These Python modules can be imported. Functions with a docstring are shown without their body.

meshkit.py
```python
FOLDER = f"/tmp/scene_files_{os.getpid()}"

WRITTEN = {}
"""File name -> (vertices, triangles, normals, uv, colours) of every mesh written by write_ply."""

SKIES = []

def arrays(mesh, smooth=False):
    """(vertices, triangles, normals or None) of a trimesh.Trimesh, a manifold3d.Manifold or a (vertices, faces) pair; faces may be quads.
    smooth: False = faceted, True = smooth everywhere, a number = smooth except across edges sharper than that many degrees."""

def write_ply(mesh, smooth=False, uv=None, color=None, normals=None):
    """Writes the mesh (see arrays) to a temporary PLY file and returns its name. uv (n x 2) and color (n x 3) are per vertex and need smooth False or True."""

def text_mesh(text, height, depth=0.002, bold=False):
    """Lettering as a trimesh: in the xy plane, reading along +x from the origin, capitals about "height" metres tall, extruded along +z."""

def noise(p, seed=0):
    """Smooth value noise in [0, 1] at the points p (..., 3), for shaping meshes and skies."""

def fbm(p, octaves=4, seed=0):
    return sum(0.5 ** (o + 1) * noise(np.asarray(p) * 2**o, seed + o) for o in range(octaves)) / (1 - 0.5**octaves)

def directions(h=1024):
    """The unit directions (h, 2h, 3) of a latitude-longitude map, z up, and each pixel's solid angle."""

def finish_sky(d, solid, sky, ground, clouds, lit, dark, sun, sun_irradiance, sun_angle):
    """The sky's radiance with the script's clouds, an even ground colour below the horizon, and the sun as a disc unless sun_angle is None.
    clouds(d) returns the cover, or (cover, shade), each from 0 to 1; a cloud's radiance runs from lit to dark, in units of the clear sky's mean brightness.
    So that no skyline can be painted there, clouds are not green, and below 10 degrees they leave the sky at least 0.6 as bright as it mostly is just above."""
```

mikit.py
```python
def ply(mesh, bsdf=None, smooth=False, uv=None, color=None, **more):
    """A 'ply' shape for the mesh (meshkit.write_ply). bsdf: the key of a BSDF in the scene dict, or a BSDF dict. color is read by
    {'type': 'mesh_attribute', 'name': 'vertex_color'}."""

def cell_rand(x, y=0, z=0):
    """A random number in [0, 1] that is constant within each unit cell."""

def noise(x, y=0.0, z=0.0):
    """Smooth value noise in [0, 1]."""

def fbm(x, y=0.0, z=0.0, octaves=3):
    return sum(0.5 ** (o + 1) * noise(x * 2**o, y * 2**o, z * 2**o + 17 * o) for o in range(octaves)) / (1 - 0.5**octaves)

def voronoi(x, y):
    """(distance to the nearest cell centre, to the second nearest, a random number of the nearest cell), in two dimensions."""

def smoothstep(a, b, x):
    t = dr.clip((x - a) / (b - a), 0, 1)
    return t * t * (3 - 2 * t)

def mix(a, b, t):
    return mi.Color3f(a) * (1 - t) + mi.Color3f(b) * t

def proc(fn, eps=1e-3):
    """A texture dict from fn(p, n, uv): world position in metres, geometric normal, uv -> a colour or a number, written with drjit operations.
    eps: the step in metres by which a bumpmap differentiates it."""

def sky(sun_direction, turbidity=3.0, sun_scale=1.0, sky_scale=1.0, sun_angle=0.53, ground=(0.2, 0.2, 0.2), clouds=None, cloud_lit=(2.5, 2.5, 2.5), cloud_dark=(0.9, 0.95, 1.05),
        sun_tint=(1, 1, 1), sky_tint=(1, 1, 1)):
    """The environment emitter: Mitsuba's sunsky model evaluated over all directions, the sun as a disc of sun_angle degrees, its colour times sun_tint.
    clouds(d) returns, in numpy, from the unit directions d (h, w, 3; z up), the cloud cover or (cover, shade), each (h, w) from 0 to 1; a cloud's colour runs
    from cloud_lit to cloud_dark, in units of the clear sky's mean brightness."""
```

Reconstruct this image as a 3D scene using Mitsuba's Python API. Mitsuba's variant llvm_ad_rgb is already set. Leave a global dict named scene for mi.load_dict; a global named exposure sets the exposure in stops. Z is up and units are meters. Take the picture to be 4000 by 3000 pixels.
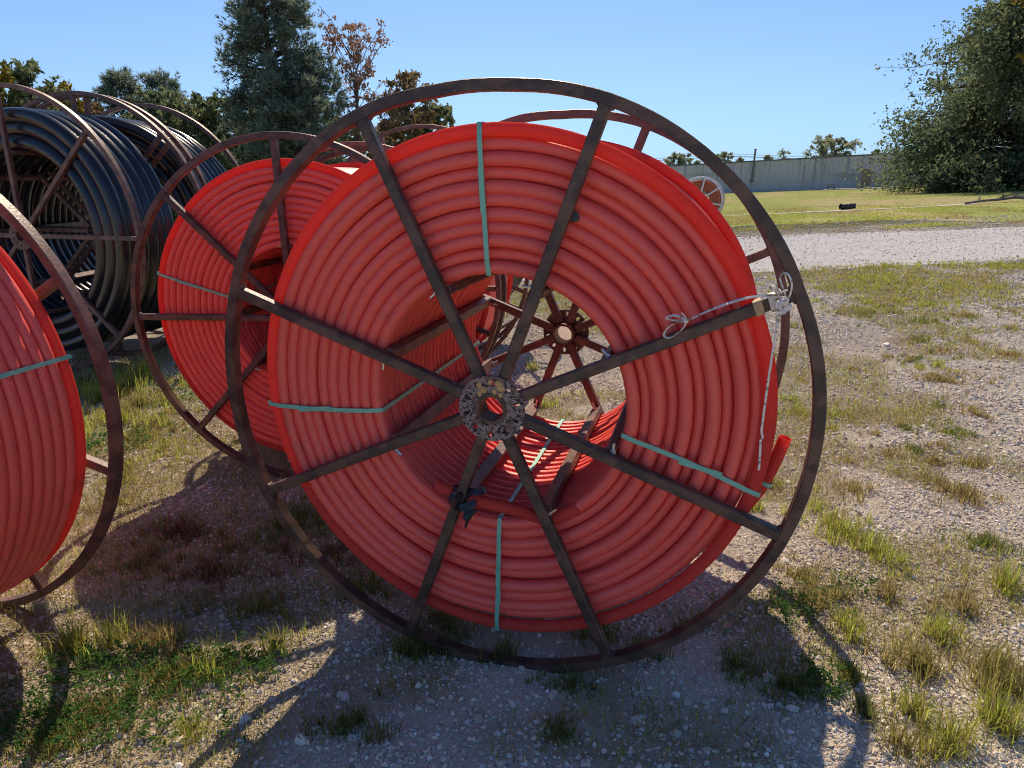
import math
import numpy as np
import trimesh
import drjit as dr
import mitsuba as mi
import mikit
import meshkit
from shapely.geometry import Polygon, Point
from shapely import affinity

# ---------------------------------------------------------------- camera, sky, exposure
T = mi.ScalarTransform4f
CAM = np.array([0.0, 0.0, 1.82])
PITCH = 0.2844
scene = {'type': 'scene'}
scene['camera'] = {'type': 'perspective', 'fov': 71.63, 'fov_axis': 'x', 'near_clip': 0.05, 'far_clip': 3000.0,
                   'to_world': T().look_at(origin=CAM.tolist(), target=[0, math.cos(PITCH), CAM[2] - math.sin(PITCH)], up=[0, 0, 1])}
AZ, EL = math.radians(0.5), math.radians(47.6)
SUN = [math.sin(AZ) * math.cos(EL), math.cos(AZ) * math.cos(EL), math.sin(EL)]
scene['sky'] = mikit.sky(SUN, turbidity=2.2, sky_tint=(0.72, 0.84, 1.0))
exposure = 2.0

labels = {}
PI = math.pi
rng = np.random.default_rng(11)


# ---------------------------------------------------------------- helpers
def tag(key, label=None, cat=None, group=None, kind=None):
    d = labels.setdefault(key, {})
    if label: d['label'] = label
    if cat: d['category'] = cat
    if group: d['group'] = group
    if kind: d['kind'] = kind


def numbered(key):
    if key not in used:
        used.add(key)
        return key
    k = 1
    while f'{key}_{k:03d}' in used: k += 1
    used.add(f'{key}_{k:03d}')
    return f'{key}_{k:03d}'


used = set()


def obj(name, mesh, bsdf, parent=None, smooth=False, **kw):
    key = numbered(f'{parent}__{name}' if parent else name)
    scene[key] = mikit.ply(mesh, bsdf, smooth=smooth, **kw)
    return key


def thing(name, label, cat, group=None):
    key = numbered(name)
    tag(key, label, cat, group)
    return key


def cat(ms):
    vs, fs, n = [], [], 0
    for v, f in ms:
        vs.append(v); fs.append(f + n); n += len(v)
    return np.vstack(vs), np.vstack(fs)


def unit(v):
    v = np.asarray(v, float)
    return v / np.maximum(np.linalg.norm(v, axis=-1, keepdims=True), 1e-12)


def grid_faces(n, m, wrap_n=False, wrap_m=True):
    i = np.arange(n if wrap_n else n - 1)[:, None]; j = np.arange(m if wrap_m else m - 1)[None]
    a, b = i * m + j, ((i + 1) % n) * m + j
    c, d = ((i + 1) % n) * m + (j + 1) % m, i * m + (j + 1) % m
    a, b, c, d = (np.broadcast_to(x, np.broadcast_shapes(a.shape, c.shape)).ravel() for x in (a, b, c, d))
    return np.vstack([np.stack([a, b, c], 1), np.stack([a, c, d], 1)])


def polytube(path, rad, sides=10, caps=True, closed=False):
    """A round tube along a polyline, parallel transported frames."""
    P = np.asarray(path, float); n = len(P)
    rad = np.broadcast_to(np.asarray(rad, float), (n,))
    t = np.gradient(P, axis=0) if not closed else np.roll(P, -1, 0) - np.roll(P, 1, 0)
    t = unit(t)
    u = np.cross(t[0], [0, 0, 1.0]) if abs(t[0][2]) < 0.9 else np.cross(t[0], [1.0, 0, 0])
    u = unit(u); U = [u]
    for k in range(1, n):
        u = U[-1] - t[k] * (U[-1] @ t[k]); U.append(unit(u))
    U = np.array(U); V = np.cross(t, U)
    ph = np.arange(sides) / sides * 2 * PI
    ring = P[:, None] + rad[:, None, None] * (np.cos(ph)[None, :, None] * U[:, None] + np.sin(ph)[None, :, None] * V[:, None])
    v = ring.reshape(-1, 3); f = grid_faces(n, sides, wrap_n=closed)
    if caps and not closed:
        v = np.vstack([v, P[:1], P[-1:]]); k = np.arange(sides); k2 = (k + 1) % sides
        f = np.vstack([f, np.stack([k2, k, k * 0 + len(v) - 2], 1)[:, ::-1], np.stack([k + (n - 1) * sides, k2 + (n - 1) * sides, k * 0 + len(v) - 1], 1)])
        f[-2 * sides:-sides] = f[-2 * sides:-sides][:, ::-1]
    return v, f[:, ::-1]


def ribbon(path, width_dir, width, thick):
    """A flat band along a path: rectangular section, width along width_dir (per point or one), thickness across."""
    P = np.asarray(path, float); n = len(P)
    t = unit(np.gradient(P, axis=0))
    W = np.broadcast_to(np.asarray(width_dir, float), (n, 3)); W = unit(W - t * (W * t).sum(1, keepdims=True)); N = np.cross(t, W)
    width = np.broadcast_to(np.asarray(width, float), (n,))[:, None]
    ring = np.stack([P + W * width / 2 + N * thick / 2, P - W * width / 2 + N * thick / 2, P - W * width / 2 - N * thick / 2, P + W * width / 2 - N * thick / 2], 1)
    f = grid_faces(n, 4)
    e = len(P) * 4 - 4
    f = np.vstack([f, [[0, 1, 2], [0, 2, 3], [e, e + 2, e + 1], [e, e + 3, e + 2]]])
    return ring.reshape(-1, 3), f


def box(c, ax, ay, az, sx, sy, sz, ch=0.003):
    """A chamfered box about c with half sizes along the axes ax, ay, az."""
    s = np.array([sx, sy, sz]); h = np.clip(np.minimum(ch, s * 0.3), 0, None)
    pts = []
    for k in range(3):
        for sg in np.ndindex(2, 2, 2):
            q = (np.array(sg) * 2 - 1) * (s - h); q[k] = (sg[k] * 2 - 1) * s[k]; pts.append(q)
    hull = trimesh.convex.convex_hull(np.array(pts))
    v = hull.vertices
    return np.asarray(c) + v[:, :1] * ax + v[:, 1:2] * ay + v[:, 2:] * az, np.array(hull.faces)


def smooth_noise1(t, seed, freq):
    return meshkit.noise(np.stack([np.cos(t) * freq + 31.7 * seed, np.sin(t) * freq + 7.3 * seed, t * 0 + seed * 1.37], -1), seed) * 2 - 1


def catmull(P, n=6):
    P = np.asarray(P, float); Q = np.vstack([2 * P[0] - P[1], P, 2 * P[-1] - P[-2]]); out = []
    for i in range(1, len(Q) - 2):
        for s in np.arange(n) / n:
            a, b, c, d = Q[i - 1:i + 3]
            out.append(0.5 * (2 * b + (c - a) * s + (2 * a - 5 * b + 4 * c - d) * s * s + (3 * b - a - 3 * c + d) * s ** 3))
    return np.array(out + [P[-1]])


# numpy twins of mikit.noise, so that plants and soil use one pattern
def nrand(x, y, z=0):
    x, y, z = ((np.floor(np.asarray(v, float)).astype(np.int64) + 1000000) & 0xFFFFFFFF for v in (x, y, z))
    h = (x * 374761393 + y * 668265263 + z * 2147483647) & 0xFFFFFFFF
    h = ((h ^ (h >> 13)) * 1274126177) & 0xFFFFFFFF
    return ((h ^ (h >> 16)) & 0xFFFFFF) / 16777215.0


def nnoise(x, y):
    x, y = np.broadcast_arrays(np.asarray(x, float), np.asarray(y, float))
    i, j = np.floor(x), np.floor(y); s, t = x - i, y - j; s, t = s * s * (3 - 2 * s), t * t * (3 - 2 * t)
    return (nrand(i, j) * (1 - s) + nrand(i + 1, j) * s) * (1 - t) + (nrand(i, j + 1) * (1 - s) + nrand(i + 1, j + 1) * s) * t


def sstep(a, b, x):
    t = np.clip((x - a) / (b - a), 0, 1)
    return t * t * (3 - 2 * t)


# ---------------------------------------------------------------- materials
def twosided(b): return {'type': 'twosided', 'bsdf': b}


def rust_color(p, n, uv):
    a = mikit.fbm(p.x * 18, p.y * 18, p.z * 18, 4); b = mikit.noise(p.x * 160, p.y * 160, p.z * 160)
    c = mikit.mix((0.040, 0.026, 0.022), (0.105, 0.058, 0.043), mikit.smoothstep(0.35, 0.65, a))
    c = mikit.mix(c, (0.20, 0.15, 0.12), mikit.smoothstep(0.80, 0.92, b) * 0.3)
    return mikit.mix(c, (0.03, 0.02, 0.02), mikit.smoothstep(0.62, 0.75, mikit.fbm(p.x * 7 + 3, p.y * 7, p.z * 7, 2)) * 0.5)


def rust_bump(p, n, uv): return mikit.fbm(p.x * 120, p.y * 120, p.z * 120, 2) * 0.0012


def rust_red(p, n, uv):
    a = mikit.fbm(p.x * 14 + 9, p.y * 14, p.z * 14, 4); b = mikit.noise(p.x * 130, p.y * 130, p.z * 130)
    c = mikit.mix((0.085, 0.042, 0.033), (0.17, 0.085, 0.062), mikit.smoothstep(0.3, 0.7, a))
    return mikit.mix(c, (0.34, 0.24, 0.18), mikit.smoothstep(0.75, 0.93, b) * 0.4)


scene['mat_rust'] = twosided({'type': 'bumpmap', 'arbitrary': mikit.proc(rust_bump, 0.002), 'scale': 1.0,
                              'bsdf': {'type': 'principled', 'base_color': mikit.proc(rust_color), 'roughness': 0.48, 'specular': 0.5}})
scene['mat_rust_red'] = twosided({'type': 'bumpmap', 'arbitrary': mikit.proc(rust_bump, 0.002), 'scale': 1.0,
                                  'bsdf': {'type': 'principled', 'base_color': mikit.proc(rust_red), 'roughness': 0.5, 'specular': 0.5}})


def plate_color(p, n, uv):
    a = mikit.noise(p.x * 230, p.y * 230, p.z * 230) * 0.6 + mikit.noise(p.x * 90, p.y * 90, p.z * 90) * 0.4
    c = mikit.mix((0.02, 0.016, 0.015), (0.27, 0.20, 0.18), mikit.smoothstep(0.38, 0.52, a))
    return mikit.mix(c, (0.10, 0.05, 0.03), mikit.smoothstep(0.6, 0.7, mikit.fbm(p.x * 25, p.y * 25, p.z * 25, 2)) * 0.6)


scene['mat_plate'] = twosided({'type': 'principled', 'base_color': mikit.proc(plate_color), 'roughness': 0.65, 'specular': 0.4})


def orange_color(p, n, uv):
    c = mikit.mix((0.72, 0.098, 0.078), (0.79, 0.116, 0.088), mikit.fbm(p.x * 2.5, p.y * 2.5, p.z * 2.5, 3))
    scuff = mikit.smoothstep(0.70, 0.86, mikit.noise(p.x * 26, p.y * 26, p.z * 9)) * mikit.smoothstep(0.60, 0.75, mikit.noise(p.x * 2.2 + 7, p.y * 2.2, p.z * 2.2))
    return mikit.mix(c, (0.42, 0.10, 0.08), scuff * 0.5)


scene['mat_orange'] = twosided({'type': 'principled', 'base_color': mikit.proc(orange_color), 'roughness': 0.46, 'specular': 0.45})
# a free turn or pipe end is a hollow thin wall of the same plastic, which lets light through
scene['mat_orange_wall'] = {'type': 'principledthin', 'base_color': mikit.proc(orange_color), 'roughness': 0.36, 'diff_trans': 0.95, 'eta': 1.5}


flat_core = [('mat_orange_core', (0.70, 0.10, 0.08)), ('mat_black_pipe_core', (0.012, 0.013, 0.016))]


def black_color(p, n, uv):
    k = dr.abs(dr.abs(uv.y - 0.5) - 0.16)
    return mikit.mix(mikit.mix((0.008, 0.009, 0.012), (0.018, 0.019, 0.024), mikit.fbm(p.x * 4, p.y * 4, p.z * 4, 3)), (0.16, 0.02, 0.02), dr.select(k < 0.008, mi.Float(1.0), mi.Float(0.0)))


for nm_, cl_ in flat_core: scene[nm_] = twosided({'type': 'principled', 'base_color': {'type': 'rgb', 'value': list(cl_)}, 'roughness': 0.5, 'specular': 0.4})
scene['mat_black_pipe'] = twosided({'type': 'principled', 'base_color': mikit.proc(black_color), 'roughness': 0.24, 'specular': 0.55})


def flat(name, col, rough=0.6, spec=0.4, var=0.15, scale=12.0, **kw):
    lo, hi = [c * (1 - var) for c in col], [min(1, c * (1 + var)) for c in col]

    def fn(p, n, uv): return mikit.mix(lo, hi, mikit.fbm(p.x * scale, p.y * scale, p.z * scale, 3))
    scene[name] = twosided({'type': 'principled', 'base_color': mikit.proc(fn), 'roughness': rough, 'specular': spec, **kw})


flat('mat_strap', (0.17, 0.44, 0.34), 0.35, 0.5, 0.12, 20)
flat('mat_bolt', (0.55, 0.55, 0.56), 0.3, 0.5, 0.1, 60, metallic=0.9)
flat('mat_tape', (0.018, 0.018, 0.022), 0.3, 0.5, 0.3, 30)
flat('mat_dark_tape', (0.045, 0.05, 0.055), 0.6, 0.4, 0.3, 40)
flat('mat_paper_tape', (0.42, 0.30, 0.17), 0.6, 0.4, 0.35, 60)
flat('mat_foam', (0.50, 0.33, 0.13), 0.7, 0.3, 0.3, 60)
flat('mat_silver', (0.55, 0.57, 0.58), 0.35, 0.5, 0.1, 8, metallic=0.7)
flat('mat_far_orange', (0.50, 0.13, 0.06), 0.5, 0.4, 0.2, 8)
flat('mat_concrete', (0.50, 0.46, 0.40), 0.85, 0.2, 0.2, 6)
flat('mat_grey_metal', (0.13, 0.14, 0.16), 0.5, 0.5, 0.2, 5)
flat('mat_door', (0.34, 0.24, 0.18), 0.7, 0.3, 0.3, 4)
flat('mat_wood', (0.16, 0.13, 0.11), 0.8, 0.2, 0.4, 6)
flat('mat_black_plastic', (0.02, 0.02, 0.022), 0.4, 0.5, 0.3, 9)
flat('mat_bark', (0.075, 0.06, 0.05), 0.9, 0.2, 0.4, 5)
flat('mat_bark_pale', (0.16, 0.135, 0.115), 0.9, 0.2, 0.3, 5)
flat('mat_wire', (0.03, 0.03, 0.03), 0.6, 0.3, 0.1, 1)
flat('mat_dead_leaf', (0.42, 0.26, 0.18), 0.7, 0.3, 0.25, 60)


def web_color(p, n, uv):
    c = mikit.mix((0.62, 0.57, 0.50), (0.74, 0.70, 0.66), mikit.fbm(p.x * 50, p.y * 50, p.z * 50, 2))
    return mikit.mix(c, (0.22, 0.17, 0.11), mikit.smoothstep(0.58, 0.75, mikit.noise(p.x * 70, p.y * 70, p.z * 140)) * 0.8)


scene['mat_webbing'] = twosided({'type': 'principled', 'base_color': mikit.proc(web_color), 'roughness': 0.7, 'specular': 0.3})
scene['mat_cap'] = {'type': 'principledthin', 'base_color': {'type': 'rgb', 'value': [0.85, 0.76, 0.70]}, 'roughness': 0.6, 'diff_trans': 1.3}
scene['mat_stone'] = twosided({'type': 'principled', 'base_color': {'type': 'mesh_attribute', 'name': 'vertex_color'}, 'roughness': 0.8, 'specular': 0.35})
scene['mat_grass'] = {'type': 'principledthin', 'base_color': {'type': 'mesh_attribute', 'name': 'vertex_color'}, 'roughness': 0.45, 'diff_trans': 1.2, 'eta': 1.4}


# ---------------------------------------------------------------- ground
def gz(x, y):
    x = np.asarray(x, float); y = np.asarray(y, float)
    xe = np.where(np.abs(x) < 40, x, np.sign(x) * (40 + 25 * np.tanh((np.abs(x) - 40) / 25)))
    ye = np.minimum(np.maximum(y - 3, 0), 120)
    return 0.045 * xe - 0.012 * ye


def relief(x, y):
    fade = 1 - sstep(11.5, 13.0, y)
    P = np.stack([x, y, x * 0], -1)
    return fade * ((meshkit.fbm(P * 0.9, 3, 5) - 0.5) * 0.05 + (meshkit.fbm(P * 5.0, 2, 9) - 0.5) * 0.018)


def gh(x, y): return gz(x, y) + relief(np.asarray(x, float), np.asarray(y, float))


def grassiness(x, y):
    """0..1, where plants stand; the soil is darker and more littered there."""
    n = nnoise(x * 1.1 + 3, y * 0.9) * 0.55 + nnoise(x * 2.9, y * 2.6 + 40) * 0.45
    bias = 0.30 * sstep(-0.2, -1.6, x) * sstep(2.2, 3.0, y) * sstep(9, 6, y) + 0.12 * sstep(0.2, -0.8, x) + 0.10 * sstep(9.5, 12.8, y)
    return sstep(0.45, 0.60, n + bias)


def d_noise2(x, y): return mikit.noise(x, y)


def ground_color(p, n, uv):
    x, y = p.x, p.y
    nn = mikit.noise(x * 1.1 + 3, y * 0.9) * 0.55 + mikit.noise(x * 2.9, y * 2.6 + 40) * 0.45
    s = mikit.smoothstep
    bias = 0.30 * s(-0.2, -1.6, x) * s(2.2, 3.0, y) * s(9.0, 6.0, y) + 0.12 * s(0.2, -0.8, x) + 0.10 * s(9.5, 12.8, y)
    g = s(0.45, 0.60, nn + bias)
    d1, d2, w = mikit.voronoi(x * 55, y * 55)
    e1, e2, w2 = mikit.voronoi(x * 120 + 7, y * 120)
    soil = mikit.mix((0.42, 0.345, 0.245), (0.58, 0.50, 0.375), mikit.fbm(x * 2.3, y * 2.3, 0, 4))
    soil = mikit.mix(soil, (0.38, 0.28, 0.20), s(0.55, 0.75, mikit.fbm(x * 0.8 + 11, y * 0.8, 0, 3)) * 0.5)
    peb = mikit.mix((0.33, 0.295, 0.245), (0.74, 0.685, 0.60), w)
    gravel = s(0.42, 0.6, mikit.fbm(x * 1.3 + 5, y * 1.3 + 9, 0, 3))
    c = mikit.mix(soil, peb, s(0.42, 0.3, d1) * (0.5 + 0.5 * gravel))
    c = mikit.mix(c, mikit.mix((0.29, 0.24, 0.175), (0.70, 0.63, 0.52), w2), s(0.36, 0.25, e1) * 0.6)
    litter = mikit.mix((0.20, 0.16, 0.095), (0.33, 0.27, 0.16), mikit.noise(x * 60, y * 60))
    c = mikit.mix(c, litter, g * (0.45 + 0.35 * mikit.noise(x * 25, y * 25)))
    lawn = mikit.mix((0.115, 0.135, 0.03), (0.20, 0.18, 0.06), mikit.fbm(x * 0.35, y * 0.35, 0, 4))
    return mikit.mix(c, lawn, s(24.0, 27.0, y + 3 * mikit.noise(x * 0.4, y * 0.4)))


def ground_bump(p, n, uv):
    d1, d2, w = mikit.voronoi(p.x * 55, p.y * 55)
    e1, e2, w2 = mikit.voronoi(p.x * 120 + 7, p.y * 120)
    return mikit.smoothstep(0.5, 0.1, d1) * 0.011 * w + mikit.smoothstep(0.5, 0.1, e1) * 0.004


scene['mat_ground'] = twosided({'type': 'bumpmap', 'arbitrary': mikit.proc(ground_bump, 0.002), 'scale': 1.0,
                                'bsdf': {'type': 'principled', 'base_color': mikit.proc(ground_color), 'roughness': 0.9, 'specular': 0.25}})


def sheet(xs, ys, zf):
    X, Y = np.meshgrid(xs, ys, indexing='ij')
    return np.stack([X, Y, zf(X, Y)], -1).reshape(-1, 3), grid_faces(len(xs), len(ys), wrap_m=False)


xs = np.unique(np.concatenate([-np.geomspace(7, 900, 26)[::-1], np.arange(-7, 12, 0.07), np.geomspace(12, 900, 30)]))
ys = np.unique(np.concatenate([[-300, -80, -20, -6, -2, 0], np.arange(0.5, 13.5, 0.07), np.geomspace(13.5, 1200, 40)]))
gv, gf = sheet(xs, ys, gh)
obj('ground', (gv, gf), 'mat_ground', smooth=True)
tag('ground', 'bare gravelly yard with grass patches, running on as rough turf', kind='structure')


def road_color(p, n, uv):
    d1, d2, w = mikit.voronoi(p.x * 30, p.y * 22)
    c = mikit.mix((0.38, 0.365, 0.34), (0.47, 0.455, 0.43), mikit.fbm(p.x * 0.7, p.y * 2.0, 0, 4))
    c = mikit.mix(c, mikit.mix((0.16, 0.155, 0.15), (0.62, 0.6, 0.57), w), mikit.smoothstep(0.40, 0.28, d1) * 0.6)
    return c


def road_bump(p, n, uv):
    d1, d2, w = mikit.voronoi(p.x * 30, p.y * 22)
    return mikit.smoothstep(0.5, 0.1, d1) * 0.010 * w


scene['mat_road'] = twosided({'type': 'bumpmap', 'arbitrary': mikit.proc(road_bump, 0.004), 'scale': 1.0,
                              'bsdf': {'type': 'principled', 'base_color': mikit.proc(road_color), 'roughness': 0.9, 'specular': 0.2}})
rx = np.concatenate([np.arange(-60, -2, 1.0), np.arange(-2, 24, 0.25), np.arange(24, 90, 1.0)])
near = 13.55 + 0.5 * (nnoise(rx * 0.5, 7.1) - 0.5) + 0.22 * (nnoise(rx * 2.1, 3.1) - 0.5)
far = 21.3 - 0.10 * np.clip(rx - 8, -10, 25) + 0.6 * (nnoise(rx * 0.4, 17.1) - 0.5) + 0.3 * (nnoise(rx * 1.7, 5.1) - 0.5)
tt = np.linspace(0, 1, 9)
RY = near[:, None] + (far - near)[:, None] * tt
RX = np.repeat(rx[:, None], 9, 1)
obj('gravel_road', (np.stack([RX, RY, gz(RX, RY) + 0.012], -1).reshape(-1, 3), grid_faces(len(rx), 9, wrap_m=False)), 'mat_road', smooth=True)
tag('gravel_road', 'pale grey gravel road crossing behind the yard', kind='structure')


def lawn_color(p, n, uv):
    x, y = p.x, p.y
    c = mikit.mix((0.20, 0.235, 0.045), (0.31, 0.31, 0.09), mikit.fbm(x * 0.5, y * 0.22, 0, 4))
    c = mikit.mix(c, (0.36, 0.29, 0.14), mikit.smoothstep(0.5, 0.68, mikit.fbm(x * 0.28 + 4, y * 0.25, 0, 4)) * 0.8)
    return c * (0.7 + 0.6 * mikit.noise(x * 14, y * 7))


def lawn_bump(p, n, uv): return mikit.fbm(p.x * 14, p.y * 9, 0, 3) * 0.06


scene['mat_lawn'] = twosided({'type': 'bumpmap', 'arbitrary': mikit.proc(lawn_bump, 0.01), 'scale': 1.0,
                              'bsdf': {'type': 'principled', 'base_color': mikit.proc(lawn_color), 'roughness': 0.9, 'specular': 0.15}})
lx = np.concatenate([np.arange(-120, -2, 4.0), np.arange(-2, 40, 0.4), np.arange(40, 140, 4.0)])
ln = 25.8 - 1.6 * sstep(12, 15, lx) - 2.0 * sstep(13.5, 16, lx) + 1.6 * (nnoise(lx * 0.6, 2.2) - 0.5) + 1.0 * (nnoise(lx * 2.2, 9.2) - 0.5)
LY = ln[:, None] + (170 - ln)[:, None] * np.linspace(0, 1, 30) ** 2
LX = np.repeat(lx[:, None], 30, 1)
obj('lawn', (np.stack([LX, LY, gz(LX, LY) + 0.012], -1).reshape(-1, 3), grid_faces(len(lx), 30, wrap_m=False)), 'mat_lawn', smooth=True)
tag('lawn', 'mown green lawn sloping up behind the gravel road', kind='structure')

# narrow pale strip of concrete across the lawn
px_ = np.linspace(9.0, 21.6, 40); py_ = 33.15 + 0.7 * sstep(18, 21.5, px_) + 0.12 * (nnoise(px_ * 0.7, 1.0) - 0.5)
pw = 0.24 * (0.35 + 0.65 * sstep(9, 12, px_)) * (0.8 + 0.4 * nnoise(px_ * 2, 4.0))
pv = np.stack([np.stack([px_, py_ + s * pw, gz(px_, py_) + 0.03], -1) for s in (-1, 1)], 1)
obj('path', (pv.reshape(-1, 3), grid_faces(len(px_), 2, wrap_m=False)), 'mat_concrete')
tag('path', 'narrow strip of pale worn concrete across the lawn', kind='structure')

# ---------------------------------------------------------------- gravel stones
ico = trimesh.creation.icosphere(subdivisions=0)
octa = np.array([[1, 0, 0], [-1, 0, 0], [0, 1, 0], [0, -1, 0], [0, 0, 1], [0, 0, -1.0]]); octf = np.array([[0, 2, 4], [2, 1, 4], [1, 3, 4], [3, 0, 4], [2, 0, 5], [1, 2, 5], [3, 1, 5], [0, 3, 5]])


def stones(x, y, size, base, r, z=None):
    bv, bf = base
    n, m = len(x), len(bv)
    a = r.uniform(0, 2 * PI, n); sx = size * r.uniform(0.75, 1.35, n); sy = size * r.uniform(0.7, 1.1, n); sz = size * r.uniform(0.45, 0.95, n)
    v = bv[None] * r.uniform(0.72, 1.25, (n, m, 1))
    v = v * np.stack([sx, sy, sz], -1)[:, None]
    tx = r.uniform(-0.5, 0.5, n)[:, None]
    v = np.stack([v[..., 0], v[..., 1] * np.cos(tx) - v[..., 2] * np.sin(tx), v[..., 1] * np.sin(tx) + v[..., 2] * np.cos(tx)], -1)
    c, s = np.cos(a)[:, None], np.sin(a)[:, None]
    v = np.stack([v[..., 0] * c - v[..., 1] * s, v[..., 0] * s + v[..., 1] * c, v[..., 2]], -1)
    zz = gh(x, y) if z is None else z
    v += np.stack([x, y, zz + sz * 0.28], -1)[:, None]
    f = bf[None] + (np.arange(n) * m)[:, None, None]
    t = r.random(n); tone = r.uniform(0.65, 1.25, n)
    col = np.where(t[:, None] < 0.55, [[0.53, 0.485, 0.41]], np.where(t[:, None] < 0.8, [[0.57, 0.49, 0.37]], np.where(t[:, None] < 0.92, [[0.43, 0.34, 0.275]], [[0.62, 0.60, 0.57]]))) * tone[:, None]
    return v.reshape(-1, 3), f.reshape(-1, 3), np.repeat(col, m, 0)


def graveliness(x, y): return sstep(0.36, 0.60, nnoise(x * 1.7 + 50, y * 1.7) * 0.6 + nnoise(x * 4.3, y * 4.3 + 20) * 0.4 + 0.08 * sstep(3.2, 2.2, y) * sstep(-1.0, -0.2, x))


def scatter(n, x0, x1, y0, y1, r, dens):
    x, y = r.uniform(x0, x1, n), r.uniform(y0, y1, n)
    k = (r.random(n) < dens(x, y)) & (np.abs(x) < 0.80 * y + 0.5)
    return x[k], y[k]


r = np.random.default_rng(5)
SV, SF, SC, off = [], [], [], 0
for n, box_, lo, hi, base in ((120000, (-3.2, 3.2, 1.5, 4.2), 0.004, 0.013, (octa, octf)), (110000, (-6.5, 7.5, 4.2, 8.5), 0.007, 0.021, (octa, octf)), (60000, (-3, 11.5, 8.5, 13.8), 0.011, 0.03, (octa, octf)),
                              (9000, (2, 16, 13.6, 21.0), 0.010, 0.026, (octa, octf)), (5000, (6, 18, 20.6, 25.8), 0.012, 0.04, (octa, octf)), (5000, (-3.2, 3.2, 1.5, 5.0), 0.009, 0.018, (ico.vertices, ico.faces))):
    x, y = scatter(n, *box_, r, (lambda x, y: (0.30 + 0.70 * graveliness(x, y)) * (1 - 0.6 * grassiness(x, y))) if box_[2] < 13 else (lambda x, y: 0.6 + 0 * x))
    size = lo + (hi - lo) * r.random(len(x)) ** 2.2
    v, f, c = stones(x, y, size, base, r, None if box_[2] < 13 else gz(x, y) + 0.012)
    SV.append(v); SF.append(f + off); SC.append(c); off += len(v)
obj('gravel', (np.vstack(SV), np.vstack(SF)), 'mat_stone', color=np.clip(np.vstack(SC), 0, 1))
tag('gravel', 'loose grey and buff gravel strewn over the yard and road', kind='stuff')

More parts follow.
